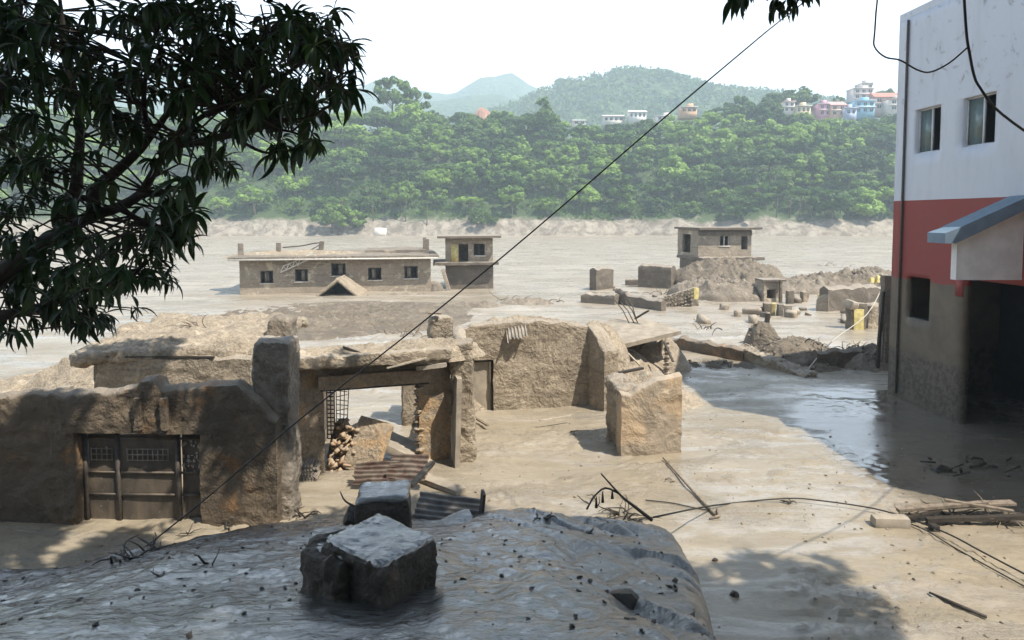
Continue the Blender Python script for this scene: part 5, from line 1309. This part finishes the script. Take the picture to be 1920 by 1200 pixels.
cable('cable', 'faint cable on the mud left of the slanting stick', [gp_(1210, 942, .03), gp_(1260, 947, .03), gp_(1300, 955, .03), gp_(1335, 961, .03)], .014)
cable('rope', 'thin white rope slanting down to the fallen wall', [P(1690, 500, 34), P(1660, 530, 34), P(1625, 590, 33), P(1560, 640, 32), P(1512, 696, 30)], .022, 'rope', 'rope')
cable('cable', 'black cable hanging in a loop in front of the white facade', [(9, 5, 15.5), P(1690, -160, 8.6), P(1650, -30, 9), P(1640, 61, 9), P(1640, 88, 9), P(1660, 107, 9), P(1688, 113, 9), P(1720, 131, 9), P(1745, 135, 9), P(1780, 118, 9), P(1814, 89, 9)], .011)
cable('cable', 'thick black cable hanging at the right end of the white facade', [(11, 1, 15), P(1800, -200, 8.2), P(1806, -40, 9), P(1812, 61, 9), P(1818, 100, 9), P(1826, 140, 9), P(1838, 165, 9), P(1880, 215, 9), P(1990, 280, 9.4), (12, 12.5, 7.6), (15.42, 15.0, 8.6)], .018)
o = tube('timber', None, M['wood_dark'], [gp_(1742, 1115, .05), gp_(1790, 1135, .05), gp_(1850, 1158, .05)], [.02, .035, .03], 6); tag(o, 'dark slim pole lying at the bottom right corner', 'pole')

# ================================================================== HOUSES ON THE RIDGE
hm_cache = {}
def paint(rgb):
    if rgb not in hm_cache: hm_cache[rgb] = simple('house_paint', rgb, 0.8, 0.18, 0.6)
    return hm_cache[rgb]
M['hwin'] = simple('dark_window_glass', (0.05, 0.055, 0.06), 0.3, 0.2, 3)
def ridge_house(px0, px1, pyt, pyb, Y, rgb, label, floors=2, cols=2, roof='flat', roofc=(0.5, 0.48, 0.46), depth=9, group=None, balc=True):
    x0, x1 = xat(px0, pyb, Y), xat(px1, pyb, Y); zt_, zb_ = zat(pyt, Y), zat(pyb, Y)
    w = x1 - x0; h = zt_ - zb_
    root = thing('hill_house', ((x0 + x1) / 2, Y, zb_ - 3), label, 'house', group)
    box('wall', root, paint(rgb), ((x0 + x1) / 2, Y + depth / 2, zb_ + h / 2 - 1.5), (w, depth, h + 3))
    fh = h / floors
    for f in range(floors):
        for c in range(cols):
            cx = x0 + w * (c + .5) / cols; cz = zb_ + fh * (f + .52)
            wv = multi('window', root, M['hwin'], [((cx, Y - .03, cz), (w / cols * .46, .12, fh * .5), (0, 0, 0))])
            multi('frame', wv, M['white_trim'], [((cx, Y - .08, cz + fh * .28), (w / cols * .56, .2, .18), (0, 0, 0)), ((cx, Y - .08, cz), (.12, .2, fh * .5), (0, 0, 0))])
        if balc and f > 0: box('balcony', root, M['white_trim'], ((x0 + x1) / 2, Y - .5, zb_ + fh * f), (w * 1.02, 1.0, .35))
    if roof == 'flat':
        rf = box('roof', root, paint(roofc), ((x0 + x1) / 2, Y + depth / 2 - .3, zt_ + .2), (w + .8, depth + 1.2, .4))
        box('stair_head', rf, paint(rgb), (x0 + w * .7, Y + depth * .6, zt_ + 1.5), (w * .35, depth * .4, 2.2))
    else:
        V = np.array([(x0 - .6, Y - .8, zt_), (x1 + .6, Y - .8, zt_), (x1 + .6, Y + depth + .6, zt_), (x0 - .6, Y + depth + .6, zt_), (x0 - .3, Y + depth / 2, zt_ + h * .45), (x1 + .3, Y + depth / 2, zt_ + h * .45)])
        ob('roof', V, [(0, 1, 5, 4), (2, 3, 4, 5), (1, 2, 5), (3, 0, 4), (3, 2, 1, 0)], paint(roofc), root)
HS = [(1601, 1637, 166, 206, 385, (.62, .55, .52), 'tallest pale grey multi storey house on the right ridge', 4, 3, 'flat', (.6, .58, .55)),
      (1618, 1637, 156, 168, 389, (.66, .60, .56), 'small rooftop storey standing on the tallest ridge house', 1, 2, 'flat', (.6, .58, .55)),
      (1604, 1640, 189, 212, 372, (.25, .5, .68), 'bright blue house below the tallest ridge house', 2, 3, 'flat', (.4, .6, .72)),
      (1640, 1690, 182, 206, 374, (.62, .42, .36), 'house with a red brown roof right of the blue house', 2, 3, 'gable', (.48, .2, .15)),
      (1668, 1700, 186, 208, 366, (.68, .62, .55), 'cream house half hidden by the painted building', 2, 2, 'flat', (.5, .3, .22)),
      (1536, 1558, 195, 217, 368, (.70, .36, .48), 'pink house in the middle of the right ridge', 2, 2, 'flat', (.66, .5, .55)),
      (1558, 1586, 197, 217, 366, (.72, .45, .33), 'salmon orange house beside the pink house', 2, 2, 'gable', (.55, .32, .3)),
      (1586, 1606, 203, 216, 362, (.45, .50, .66), 'low lilac blue house between the orange and blue houses', 1, 2, 'flat', (.5, .5, .6)),
      (1470, 1490, 191, 210, 364, (.70, .64, .60), 'white house with a pinkish roof under the round tree', 2, 2, 'flat', (.62, .45, .42)),
      (1494, 1520, 199, 212, 362, (.72, .58, .36), 'low tan house right of the white ridge house', 1, 3, 'flat', (.66, .6, .5)),
      (1278, 1307, 201, 211, 372, (.66, .42, .26), 'low orange house alone on the central ridge', 1, 3, 'flat', (.66, .58, .5)),
      (1180, 1212, 210, 222, 400, (.72, .70, .66), 'long white shed on the ridge under the rounded hill', 1, 4, 'gable', (.7, .69, .66)),
      (1132, 1170, 218, 228, 405, (.66, .62, .56), 'row house left of the long white shed', 1, 4, 'gable', (.62, .6, .58)),
      (1022, 1038, 236, 246, 362, (.78, .77, .74), 'small white house among the trees at the centre', 1, 2, 'flat', (.7, .7, .7)),
      (1075, 1098, 226, 234, 380, (.66, .6, .55), 'small hut with a pale roof left of the row house', 1, 2, 'gable', (.66, .64, .6)),
      (1232, 1262, 218, 226, 390, (.7, .66, .6), 'low cream hut right of the long white shed', 1, 3, 'flat', (.62, .6, .56))]
for h in HS: ridge_house(*h, balc=h[7] > 1)
V, F = heap_mesh(xat(905, 220, 430), 430, zat(245, 430), 9, 6, zat(203, 430) - zat(245, 430), amp=2.0, n=30, freq=.15, seed=601, power=.8)
M['red_earth'] = simple('red_bare_earth', (0.42, 0.22, 0.15), 0.9, 0.3, .3, .6)
o = ob('bare_earth', V, F, M['red_earth'], None, smooth=True); tag(o, 'patch of bare red earth on the ridge', kind='structure')

# ================================================================== FOREST
def leaf_mat(name, c1, c2, trans=0.25, rough=0.55, rand=0.5, scale=.05):
    b = NB(name)
    oi = b.n('ShaderNodeObjectInfo')
    n = b.noise(scale, 4, 0.6)
    f = b.math('ADD', b.math('MULTIPLY', oi.outputs['Random'], rand), b.math('MULTIPLY', b.math('SUBTRACT', n, 0.5), 1.6))
    col = b.mix(b.ramp(f, -0.1, 0.8), c1, c2)
    b.fin(col, rough, None, Specular_IOR_Level=0.3)
    tr = b.n('ShaderNodeBsdfTranslucent'); b.t.links.new(col, tr.inputs['Color'])
    mx = b.n('ShaderNodeMixShader'); mx.inputs[0].default_value = trans
    b.t.links.new(b.b.outputs[0], mx.inputs[1]); b.t.links.new(tr.outputs[0], mx.inputs[2]); b.t.links.new(mx.outputs[0], b.out.inputs[0])
    return b.m
M['leaf_far'] = leaf_mat('broadleaf_foliage', (0.05, 0.11, 0.018), (0.23, 0.36, 0.065), .3, rand=.75)
M['leaf_far_dark'] = leaf_mat('dark_broadleaf_foliage', (0.035, 0.08, 0.02), (0.14, 0.23, 0.045), .3, rand=.75)
M['leaf_shrub'] = leaf_mat('shrub_foliage', (0.08, 0.155, 0.024), (0.25, 0.38, 0.07), .4, rand=0, scale=.09)
M['bark'] = simple('bark', (0.13, 0.105, 0.08), 0.9, .4, 6, .5)
def quad_cloud(centers, size, rng, flat=0.0, aspect=1.5, out=None, spread=.75):
    n = len(centers)
    nr = rng.normal(size=(n, 3)); nr /= np.linalg.norm(nr, axis=1, keepdims=True)
    nr = nr * spread + np.array([0, 0, flat + .12])
    if out is not None: nr = nr + out * .8
    nr /= np.linalg.norm(nr, axis=1, keepdims=True) + 1e-9
    a = rng.normal(size=(n, 3)); a -= (a * nr).sum(1, keepdims=True) * nr; a /= np.linalg.norm(a, axis=1, keepdims=True)
    b_ = np.cross(nr, a)
    s = size * rng.uniform(.6, 1.3, size=(n, 1))
    a = a * s * aspect / 2; b_ = b_ * s / 2
    c = centers
    V = np.stack([c - a, c - b_ + nr * s * .12, c + a, c + b_ + nr * s * .12], 1).reshape(-1, 3)
    return V, np.arange(4 * n).reshape(n, 4)
def crown_pts(kind, rng, h=10.0, r=5.0):
    pts = []; outs = []
    if kind == 'round': nc, rr, z0, zr = 34, r, h * .62, h * .36
    elif kind == 'tall': nc, rr, z0, zr = 36, r * .7, h * .6, h * .42
    elif kind == 'spread': nc, rr, z0, zr = 36, r * 1.25, h * .72, h * .22
    elif kind == 'airy': nc, rr, z0, zr = 26, r * .95, h * .66, h * .36
    else: nc, rr, z0, zr = 30, r, h * .5, h * .46
    for k in range(nc):
        d = rng.normal(size=3); d /= np.linalg.norm(d); q = rng.uniform(.45, 1.0) ** .6
        if d[2] < -.3: d[2] *= .6
        c = np.array([d[0] * rr * q, d[1] * rr * q, z0 + d[2] * zr * q])
        cr = rng.uniform(.16, .30) * r * (0.75 if kind == 'airy' else 1)
        m = int(rng.integers(60, 105))
        e = rng.normal(size=(m, 3)); e /= np.linalg.norm(e, axis=1, keepdims=True)
        e *= rng.uniform(.55, 1.05, size=(m, 1)) * cr; e[:, 2] *= .85
        pts.append(c + e); outs.append(e / np.linalg.norm(e, axis=1, keepdims=True) + .5 * d)
    return np.concatenate(pts), np.concatenate(outs)
protos = []
kinds = ['round', 'tall', 'round', 'spread', 'airy', 'low', 'round', 'tall', 'spread', 'low', 'airy', 'round']
for k, kd in enumerate(kinds):
    rng = np.random.default_rng(900 + k)
    cp_, co_ = crown_pts(kd, rng); V, F = quad_cloud(cp_, .6, rng, .1, out=co_)
    cme = mk_mesh('crown', V, F); cme.materials.append(M['leaf_far'] if k % 3 else M['leaf_far_dark'])
    parts = [tube_mesh([(0, 0, -2.5), (.1, .05, 2.0), (.2, -.1, 5.0), (.1, .1, 7.5)], [.28, .22, .16, .08], 6)]
    for q in range(6):
        a = rng.uniform(0, 6.28); z = rng.uniform(2.5, 6)
        parts.append(tube_mesh([(.1, 0, z), (math.cos(a) * 1.6, math.sin(a) * 1.6, z + 1.4), (math.cos(a) * 3.2, math.sin(a) * 3.2, z + 2.4)], [.1, .07, .03], 5))
    V, F = join_meshes(parts); tme = mk_mesh('trunk', V, F, True); tme.materials.append(M['bark'])
    protos.append((cme, tme, kd))
desc = {'round': 'dense rounded broadleaf tree in the wood on the far slope', 'tall': 'narrow upright broadleaf tree in the wood on the far slope', 'spread': 'wide spreading flat topped tree in the wood on the far slope', 'airy': 'loose open crowned tree in the wood on the far slope', 'low': 'low bushy tree in the wood on the far slope'}
ntree = [0]
short = {'round': 'rounded broadleaf tree', 'tall': 'narrow upright tree', 'spread': 'wide flat topped tree', 'airy': 'loose open crowned tree', 'low': 'low bushy tree'}
def place_label(kd, x, y):
    row = 'at the foot of' if y < 262 else 'low on' if y < 288 else 'high on' if y < 330 else 'on the crest of'
    px = 960 + x / y * FPX
    sec = next(t for lim, t in ((420, 'behind the near tree'), (640, 'over the buried porch'), (800, 'left of the small tower'), (960, 'above the small tower'), (1130, 'left of the diagonal cable'), (1290, 'left of the mound tower'), (1430, 'above the mound tower'), (1560, 'right of the mound tower'), (9999, 'beside the painted building')) if px < lim)
    return '%s %s the far slope %s' % (short[kd], row, sec)
def tree(x, y, z, h, k, label=None, wide=1.0, name='forest_tree', group=None):
    cme, tme, kd = protos[k]
    root = bpy.data.objects.new(name, None); COL.objects.link(root); root.empty_display_size = .5
    root.location = (x, y, z); s = h / 10.0; root.scale = (s * wide, s * wide, s); root.rotation_euler = (0, 0, rnd.uniform(0, 6.28))
    lab = label or place_label(kd, x, y)
    tag(root, lab, 'tree', group or lab.replace('tree', 'trees', 1))
    for nm, me in (('crown', cme), ('trunk', tme)):
        c = bpy.data.objects.new(nm, me); COL.objects.link(c); c.parent = root
    ntree[0] += 1
def inview(x, y, m=60):
    px = 960 + x / y * FPX; return -m < px < 1720
# crest row, then the slope
pos = []
x = -262.0
while x < 215:
    pos.append((x, RIDGE_Y - 6 + rnd.uniform(-8, 10), rnd.uniform(7.5, 12.0))); x += rnd.uniform(7.0, 10.0)
for row, y in enumerate(np.linspace(252, 334, 8)):
    x = -.80 * y + rnd.uniform(-6, 6)
    while x < .61 * y:
        pos.append((x, y + rnd.uniform(-4.5, 4.5), rnd.uniform(8.0, 14.0) if row else rnd.uniform(6, 12))); x += rnd.uniform(11.0, 16.5)
rnd.shuffle(pos)
pos = [p for p in pos if inview(p[0], p[1])][:284]
for (x, y, h) in pos:
    wob = 9 * fbm(np.array([[x * .02, y * .02, 0]]), 3, 91)[0]
    if y + wob < 251: y = 251.5 - wob + rnd.uniform(0, 3)
    tree(x, y, sz(x, y) - .4, h, rnd.randrange(12), wide=rnd.uniform(1.1, 1.5))
sp = [(735, 145, 232, 322, 4, 1.0, 'tall airy tree towering over the ridge at the left'), (783, 166, 236, 326, 10, .85, 'second tall thin tree right of the towering one'), (768, 195, 262, 316, 2, 1.2, 'dark tree at the foot of the two tall trees'), (1012, 190, 262, 312, 7, 1.2, 'upright leafy tree rising over the ridge at the centre'),
      (1490, 166, 212, 380, 0, 1.7, 'very large round tree crowning the right ridge'), (1452, 176, 216, 372, 6, 1.4, 'broad dark tree left of the very large round tree'), (1385, 180, 232, 352, 11, 1.1, 'round crested tree below the right end of the hill'), (1530, 195, 220, 392, 3, 1.2, 'flat dark tree behind the pink house'), (1660, 168, 200, 400, 6, 1.2, 'tree between the tallest house and the red roof'), (1572, 180, 212, 400, 10, .8, 'thin tree rising behind the orange house'),
      (885, 222, 262, 318, 0, 1.1, 'dark round tree in front of the red earth patch'), (940, 210, 262, 330, 2, 1.1, 'rounded tree right of the red earth patch')]
for (px, pt, pb_, Y, k, wd, lab) in sp:
    h = (zat(pt, Y) - zat(pb_, Y)); tree(xat(px, pb_, Y), Y, zat(pb_, Y), h, k, lab, wd, group='landmark trees of the far wood')
for (px, Yb, h, k, lab) in [(622, 243, 11, 0, 'dark tree hanging over the eroded bank behind the long building'), (660, 245, 9, 5, 'low tree leaning over the eroded bank left of the pale slab'), (1385, 243, 10, 6, 'dark tree hanging over the bank behind the mound tower'), (1560, 243, 11, 2, 'dark tree over the bank in the gap right of the mound tower'), (1625, 244, 11, 1, 'upright tree over the bank next to the painted building'), (905, 245, 8, 9, 'bushy tree over the bank right of the small tower')]:
    x = xat(px, 420, Yb); tree(x, Yb, sz(x, Yb) - .5, h, k, lab, 1.25, group='trees over the eroded bank')
# undergrowth between the trees
rng = np.random.default_rng(77)
nb2 = 3400
X = rng.uniform(-.86, .66, nb2); Yv = rng.uniform(0, 1, nb2) ** 1.1 * 92 + 249; X = X * Yv
wob = 9 * fbm(np.stack([X * .02, Yv * .02, X * 0], 1), 3, 91)
keep = (Yv + wob > 249); X = X[keep]; Yv = Yv[keep]; Zb = slope_z(X, Yv)
cen = []
for k in range(len(X)):
    m = int(rng.integers(16, 36)); rr_ = rng.uniform(1.0, 2.9)
    e = rng.normal(size=(m, 3)); e /= np.linalg.norm(e, axis=1, keepdims=True); e *= rng.uniform(.6, 1.1, size=(m, 1)) * rr_; e[:, 2] = np.abs(e[:, 2]) * rng.uniform(.7, 1.5)
    cen.append(e + np.array([X[k], Yv[k], Zb[k]]))
V, F = quad_cloud(np.concatenate(cen), .62, rng, .2)
o = ob('undergrowth', V, F, M['leaf_shrub'], None, recenter=False); tag(o, 'bright green shrubs and creepers between the trees of the far slope', kind='stuff')
# tree cover of the rounded hill
n = 5200
hx = rng.uniform(-330, 560, n); hy = rng.uniform(640, 910, n); hz_ = H1(hx, hy)
cen = []
for k in range(n):
    m = 9; e = rng.normal(size=(m, 3)) * np.array([2.2, 2.2, 2.0]); cen.append(np.array([hx[k], hy[k], hz_[k] + 3.5]) + e)
V, F = quad_cloud(np.concatenate(cen), 3.0, rng, .1)
o = ob('hill_forest', V, F, M['leaf_far_dark'], None, recenter=False); tag(o, 'far off tree cover on the rounded hill', kind='stuff')
# drowned bare trunks along the eroded bank
for k in range(16):
    px = [760, 800, 1455, 1480, 1520, 1545, 1562, 1590, 1612, 1640, 1352, 1380, 640, 700, 1500, 1575][k]
    Y = 247 + rnd.uniform(-2, 3); x = xat(px, 410, Y); z = sz(x, Y)
    o = tube('bare_trunk', None, M['bark'], [(x, Y, z - 1), (x + rnd.uniform(-.3, .3), Y, z + 4), (x + rnd.uniform(-.8, .8), Y, z + rnd.uniform(7, 10))], [.22, .17, .08], 6); tag(o, 'thin bare trunk standing on the eroded far bank', 'trunk', 'bare trunks on the far bank')
o = box('concrete_slab', None, M['white_trim'], P(713, 436, 236) + Vector((0, 0, -.3)), (4.2, 2.5, 3.4), (.35, .1, .2)); tag(o, 'pale tilted concrete slab on the far bank', 'slab')

# ================================================================== NEAR TREES
M['bark_dark'] = simple('dark_bark', (0.035, 0.028, 0.022), 0.85, .4, 8, .5)
M['leaf_near'] = leaf_mat('glossy_dark_leaf', (0.016, 0.036, 0.012), (0.06, 0.11, 0.024), .22, .42, .6, 3.0)
def leaf_mesh(L, W, droop, fold, n=6):
    V = []; F = []
    for i in range(n + 1):
        t = i / n; w = W * (math.sin(math.pi * min(1, t * .98 + .02)) ** .8) * (1 - .35 * t) * 1.15
        y = L * t * math.cos(droop * t); z = -L * t * math.sin(droop * t) * .8
        V += [(-w / 2, y, z + fold * w), (0, y, z), (w / 2, y, z + fold * w)]
    for i in range(n):
        a = i * 3
        F += [(a, a + 1, a + 4, a + 3), (a + 1, a + 2, a + 5, a + 4)]
    return np.array(V), np.array(F)
leafv = [leaf_mesh(.2, .05, .4, .22), leaf_mesh(.23, .048, .7, .3), leaf_mesh(.17, .05, .2, .15), leaf_mesh(.25, .056, .55, .25)]
leaf_me = []
for V, F in leafv:
    me = mk_mesh('leaf', V, F, True); me.materials.append(M['leaf_near']); leaf_me.append(me)
nt = thing('near_tree', (-4.3, 4.7, bz(-4.3, 4.7)), 'dark leafy tree overhanging the upper left of the view', 'tree')
limbs = []
def PB(lst, Y): return [P(x, y, Y) for x, y in lst]
tr_pts = [Vector((-4.4, 4.8, 3.2)), Vector((-4.25, 4.7, 4.6)), Vector((-3.95, 4.6, 5.75))]
main = tr_pts + PB([(-40, 560), (60, 470), (113, 440), (173, 405), (220, 390), (260, 367), (280, 337), (297, 307), (320, 273), (347, 240), (385, 215), (430, 180), (470, 120), (500, 60)], 4.4)
mr = [.13, .11, .09, .068, .052, .044, .038, .034, .031, .028, .025, .022, .019, .016, .013, .01, .007]
limbs.append((main, mr, 'trunk'))
limbs.append((PB([(176, 404), (177, 367), (190, 345), (220, 320), (260, 282), (280, 257), (313, 213), (340, 160), (360, 90), (370, 20)], 4.45), [.045, .042, .04, .035, .03, .026, .02, .016, .012, .008], 'branch'))
limbs.append((PB([(113, 440), (140, 365), (147, 293), (150, 227), (135, 150), (120, 60), (110, -20)], 4.7), [.05, .042, .034, .028, .022, .016, .01], 'branch'))
limbs.append((PB([(322, 270), (370, 267), (413, 257), (480, 243), (520, 227), (573, 223), (607, 205), (633, 188)], 4.2), [.03, .026, .023, .019, .015, .012, .009, .006], 'branch'))
limbs.append((PB([(437, 255), (480, 280), (507, 287), (530, 280)], 4.15), [.012, .01, .008, .005], 'branch'))
limbs.append((PB([(497, 240), (547, 247), (575, 262)], 4.1), [.009, .008, .005], 'branch'))
limbs.append((PB([(280, 257), (270, 200), (275, 130), (300, 40)], 4.5), [.022, .018, .013, .008], 'branch'))
limbs.append((PB([(385, 215), (450, 190), (520, 150), (580, 110), (640, 90)], 4.0), [.022, .018, .014, .01, .006], 'branch'))
limbs.append((PB([(573, 223), (600, 170), (640, 140), (665, 130)], 4.1), [.01, .009, .007, .004], 'branch'))
limbs.append((PB([(-40, 600), (84, 574), (105, 559), (150, 545), (196, 536), (250, 519)], 4.3), [.04, .028, .024, .018, .012, .007], 'branch'))
limbs.append((PB([(60, 580), (100, 588), (148, 587), (175, 600)], 4.2), [.018, .014, .009, .005], 'branch'))
limbs.append((PB([(260, 367), (310, 360), (350, 345), (400, 320)], 4.2), [.018, .013, .009, .005], 'branch'))
limbs.append((PB([(220, 390), (280, 420), (330, 440), (360, 445)], 4.2), [.018, .013, .009, .005], 'branch'))
limbs.append((PB([(-60, 575), (-60, 400), (-30, 250), (20, 120), (40, 0)], 4.9), [.08, .06, .045, .03, .015], 'branch'))
allp = []
for pts, rr, nm in limbs:
    tube(nm, nt, M['bark_dark'], pts, rr, 7, 3)
    for p in pts[(4 if nm == 'trunk' else 1):]: allp.append(p)
    for a, c in zip(pts[(4 if nm == 'trunk' else 0):-1], pts[(5 if nm == 'trunk' else 1):]): allp.append((a + c) / 2)
# leaf whorls: (px range, py range, count)
regions = [((-20, 300), (0, 215), 112), ((300, 560), (0, 200), 92), ((540, 660), (70, 130), 12), ((600, 670), (125, 195), 11), ((480, 600), (150, 235), 24), ((560, 612), (200, 255), 6), ((515, 560), (265, 290), 5), ((570, 600), (255, 270), 3),
           ((-20, 190), (215, 400), 38), ((200, 290), (215, 330), 7), ((380, 450), (290, 325), 9), ((300, 400), (200, 290), 6), ((290, 350), (330, 400), 10), ((270, 365), (400, 460), 18), ((420, 560), (195, 245), 8), ((-20, 330), (420, 530), 52), ((20, 260), (500, 600), 36), ((130, 200), (580, 615), 6), ((-20, 90), (590, 640), 6), ((560, 640), (20, 90), 14), ((420, 520), (195, 240), 9)]
r = random.Random(5)
leaves = []; twigs = []
def whorl(tip, base, n, L=1.0):
    d = (tip - base)
    if d.length < 1e-4: d = Vector((0, 0, 1))
    d.normalize(); d = (d + Vector((0, 0, -.25))).normalized()
    a = d.orthogonal().normalized(); bb_ = d.cross(a)
    for k in range(n):
        an = 2 * math.pi * (k + r.uniform(-.3, .3)) / n * 1.6
        sp_ = r.uniform(.45, 1.6)
        y = (d * math.cos(sp_) + (a * math.cos(an) + bb_ * math.sin(an)) * math.sin(sp_) + Vector((0, 0, -.2))).normalized()
        up = Vector((r.uniform(-.35, .35), r.uniform(-.35, .35), 1)); x = y.cross(up)
        if x.length < 1e-3: continue
        x.normalize(); z = x.cross(y); s = L * r.uniform(.7, 1.2)
        Mx = Matrix(((x.x, y.x, z.x, 0), (x.y, y.y, z.y, 0), (x.z, y.z, z.z, 0), (0, 0, 0, 1)))
        p = tip - d * r.uniform(0, .09)
        leaves.append(Matrix.Translation(p) @ Mx @ Matrix.Diagonal((s * r.uniform(.75, 1.25), s, s, 1)))
for (xr, yr, cnt) in regions:
    for k in range(int(cnt * 1.2)):
        px, py = r.uniform(*xr), r.uniform(*yr); tip = P(px, py, r.uniform(4.3, 5.6) if r.random() < .72 else r.uniform(3.5, 4.3))
        base = min(allp, key=lambda q: (q - tip).length + r.uniform(0, .12))
        if (base - tip).length > 1.1:
            base = tip + (base - tip).normalized() * .6
        midp = (base + tip) / 2 + Vector((r.uniform(-.06, .06), r.uniform(-.06, .06), r.uniform(-.02, .1)))
        twigs.append(tube_mesh([base, midp, tip], [.008, .006, .004], 4))
        whorl(tip, midp, r.randint(7, 11), .72)
V, F = join_meshes(twigs); o = ob('twigs', V, F, M['bark_dark'], nt, smooth=True); o['kind'] = 'stuff'
def bake(leaves, protos_):
    VV = []; FF = []; off = 0
    for k, m in enumerate(leaves):
        V, F = protos_[k % len(protos_)]; A = np.array(m)
        VV.append(V @ A[:3, :3].T + A[:3, 3]); FF.append(F + off); off += len(V)
    return np.concatenate(VV), np.concatenate(FF)
def spx(m):
    p = m.translation; return 960 + p.x / p.y * FPX, 405 + (CAM_H - p.z) / p.y * FPX
def edge_score(m):
    x, y = spx(m); s = m.translation.y * .25
    if x < 60 or y < 40: return 99
    if x > 480: s -= 2
    if y > 280: s -= 1.5
    return s + r.uniform(0, .6)
order = sorted(range(len(leaves)), key=lambda i: edge_score(leaves[i]))
big = set(order[:296])
for k, i in enumerate(order[:296]): inst('leaf', leaf_me[k % 4], leaves[i], nt)
V, F = bake([leaves[i] for i in range(len(leaves)) if i not in big], leafv)
o = ob('foliage', V, F, M['leaf_near'], nt, smooth=True); o['kind'] = 'stuff'

# crown overhead: the tree whose shade covers the bank and dapples the left house
ot = thing('overhead_tree', (8.5, -4.0, 4.0), 'big tree behind the viewer whose lowest leaves touch the top edge', 'tree')
tube('trunk', ot, M['bark'], [(8.5, -4, 3.5), (8.3, -3.6, 7), (7.6, -2.6, 10.5), (6.5, -1, 13)], [.45, .4, .34, .28], 10, 3)
hub = Vector((6.5, -1, 13))
for k, e in enumerate([(-3, 5, 15.5), (0, 8, 15), (4, 8, 15.5), (9, 5, 15.5), (11, 1, 15), (2, 2, 16), (-4, 10, 15), (6, 5, 16.5)]):
    e = Vector(e); tube('limb', ot, M['bark'], [hub, hub.lerp(e, .4) + Vector((0, 0, .6)), hub.lerp(e, .75) + Vector((.2, .1, .5)), e], [.2, .14, .09, .03], 7, 3)
leaves = []; tw2 = []
def shade(x0, x1, y0, y1, n, hz0=12.2, hz1=16.5, tz=1.0, gate=None):
    for k in range(n):
        tx, ty = r.uniform(x0, x1), r.uniform(y0, y1)
        if gate is not None and vnoise(np.array([[tx * .8, ty * .8, 1.7]]), 9)[0] < gate: continue
        h = r.uniform(hz0, hz1); p = Vector((tx, ty, tz)) + sdir / sdir.z * (h - tz)
        if p.y > 1 and (p.z - 1.0 - CAM_H) / p.y < .36: continue
        for q in range(6): whorl(p + Vector((r.uniform(-.5, .5), r.uniform(-.5, .5), r.uniform(-.3, .3))), p, 7, 2.3)
shade(-11, 2.8, 3, 12.9, 900); shade(2.0, 6.8, 6, 12.8, 260); shade(-13, -5.0, 12.5, 16.2, 520, tz=1.6, gate=.2); shade(-14.5, -10.8, 19, 21.5, 60, tz=2.2)
shade(-5.7, -5.0, 15, 18.5, 16, tz=1.6, gate=-.2); shade(-5, -.5, 13.2, 16.5, 60, tz=0, gate=.0); shade(-.5, 2.5, 12.3, 14.0, 26, tz=.2, gate=-.1)
V, F = bake(leaves, leafv); o = ob('foliage', V, F, M['leaf_near'], ot, smooth=True); o['kind'] = 'stuff'
leaves = []
for (x, y, n) in [(1385, 8, 2), (1398, 0, 2), (1465, 12, 2), (1485, 15, 3), (1500, 8, 2), (1440, -40, 4), (1370, -40, 3)]:
    tip = P(x, y, 5.2)
    for q in range(n): whorl(tip + Vector((r.uniform(-.06, .06), r.uniform(-.1, .1), r.uniform(-.02, .05))), tip + Vector((0, 0, .2)), 6, .75)
tube('branch', ot, M['bark'], [hub, Vector((4.5, 3, 12)), P(1440, -160, 5.3), P(1440, 0, 5.2)], [.1, .06, .03, .008], 6, 3)
V, F = bake(leaves, leafv); o = ob('hanging_spray', V, F, M['leaf_near'], ot, smooth=True); o['kind'] = 'stuff'
print('TREES', ntree[0], 'OBJ', len(bpy.data.objects))
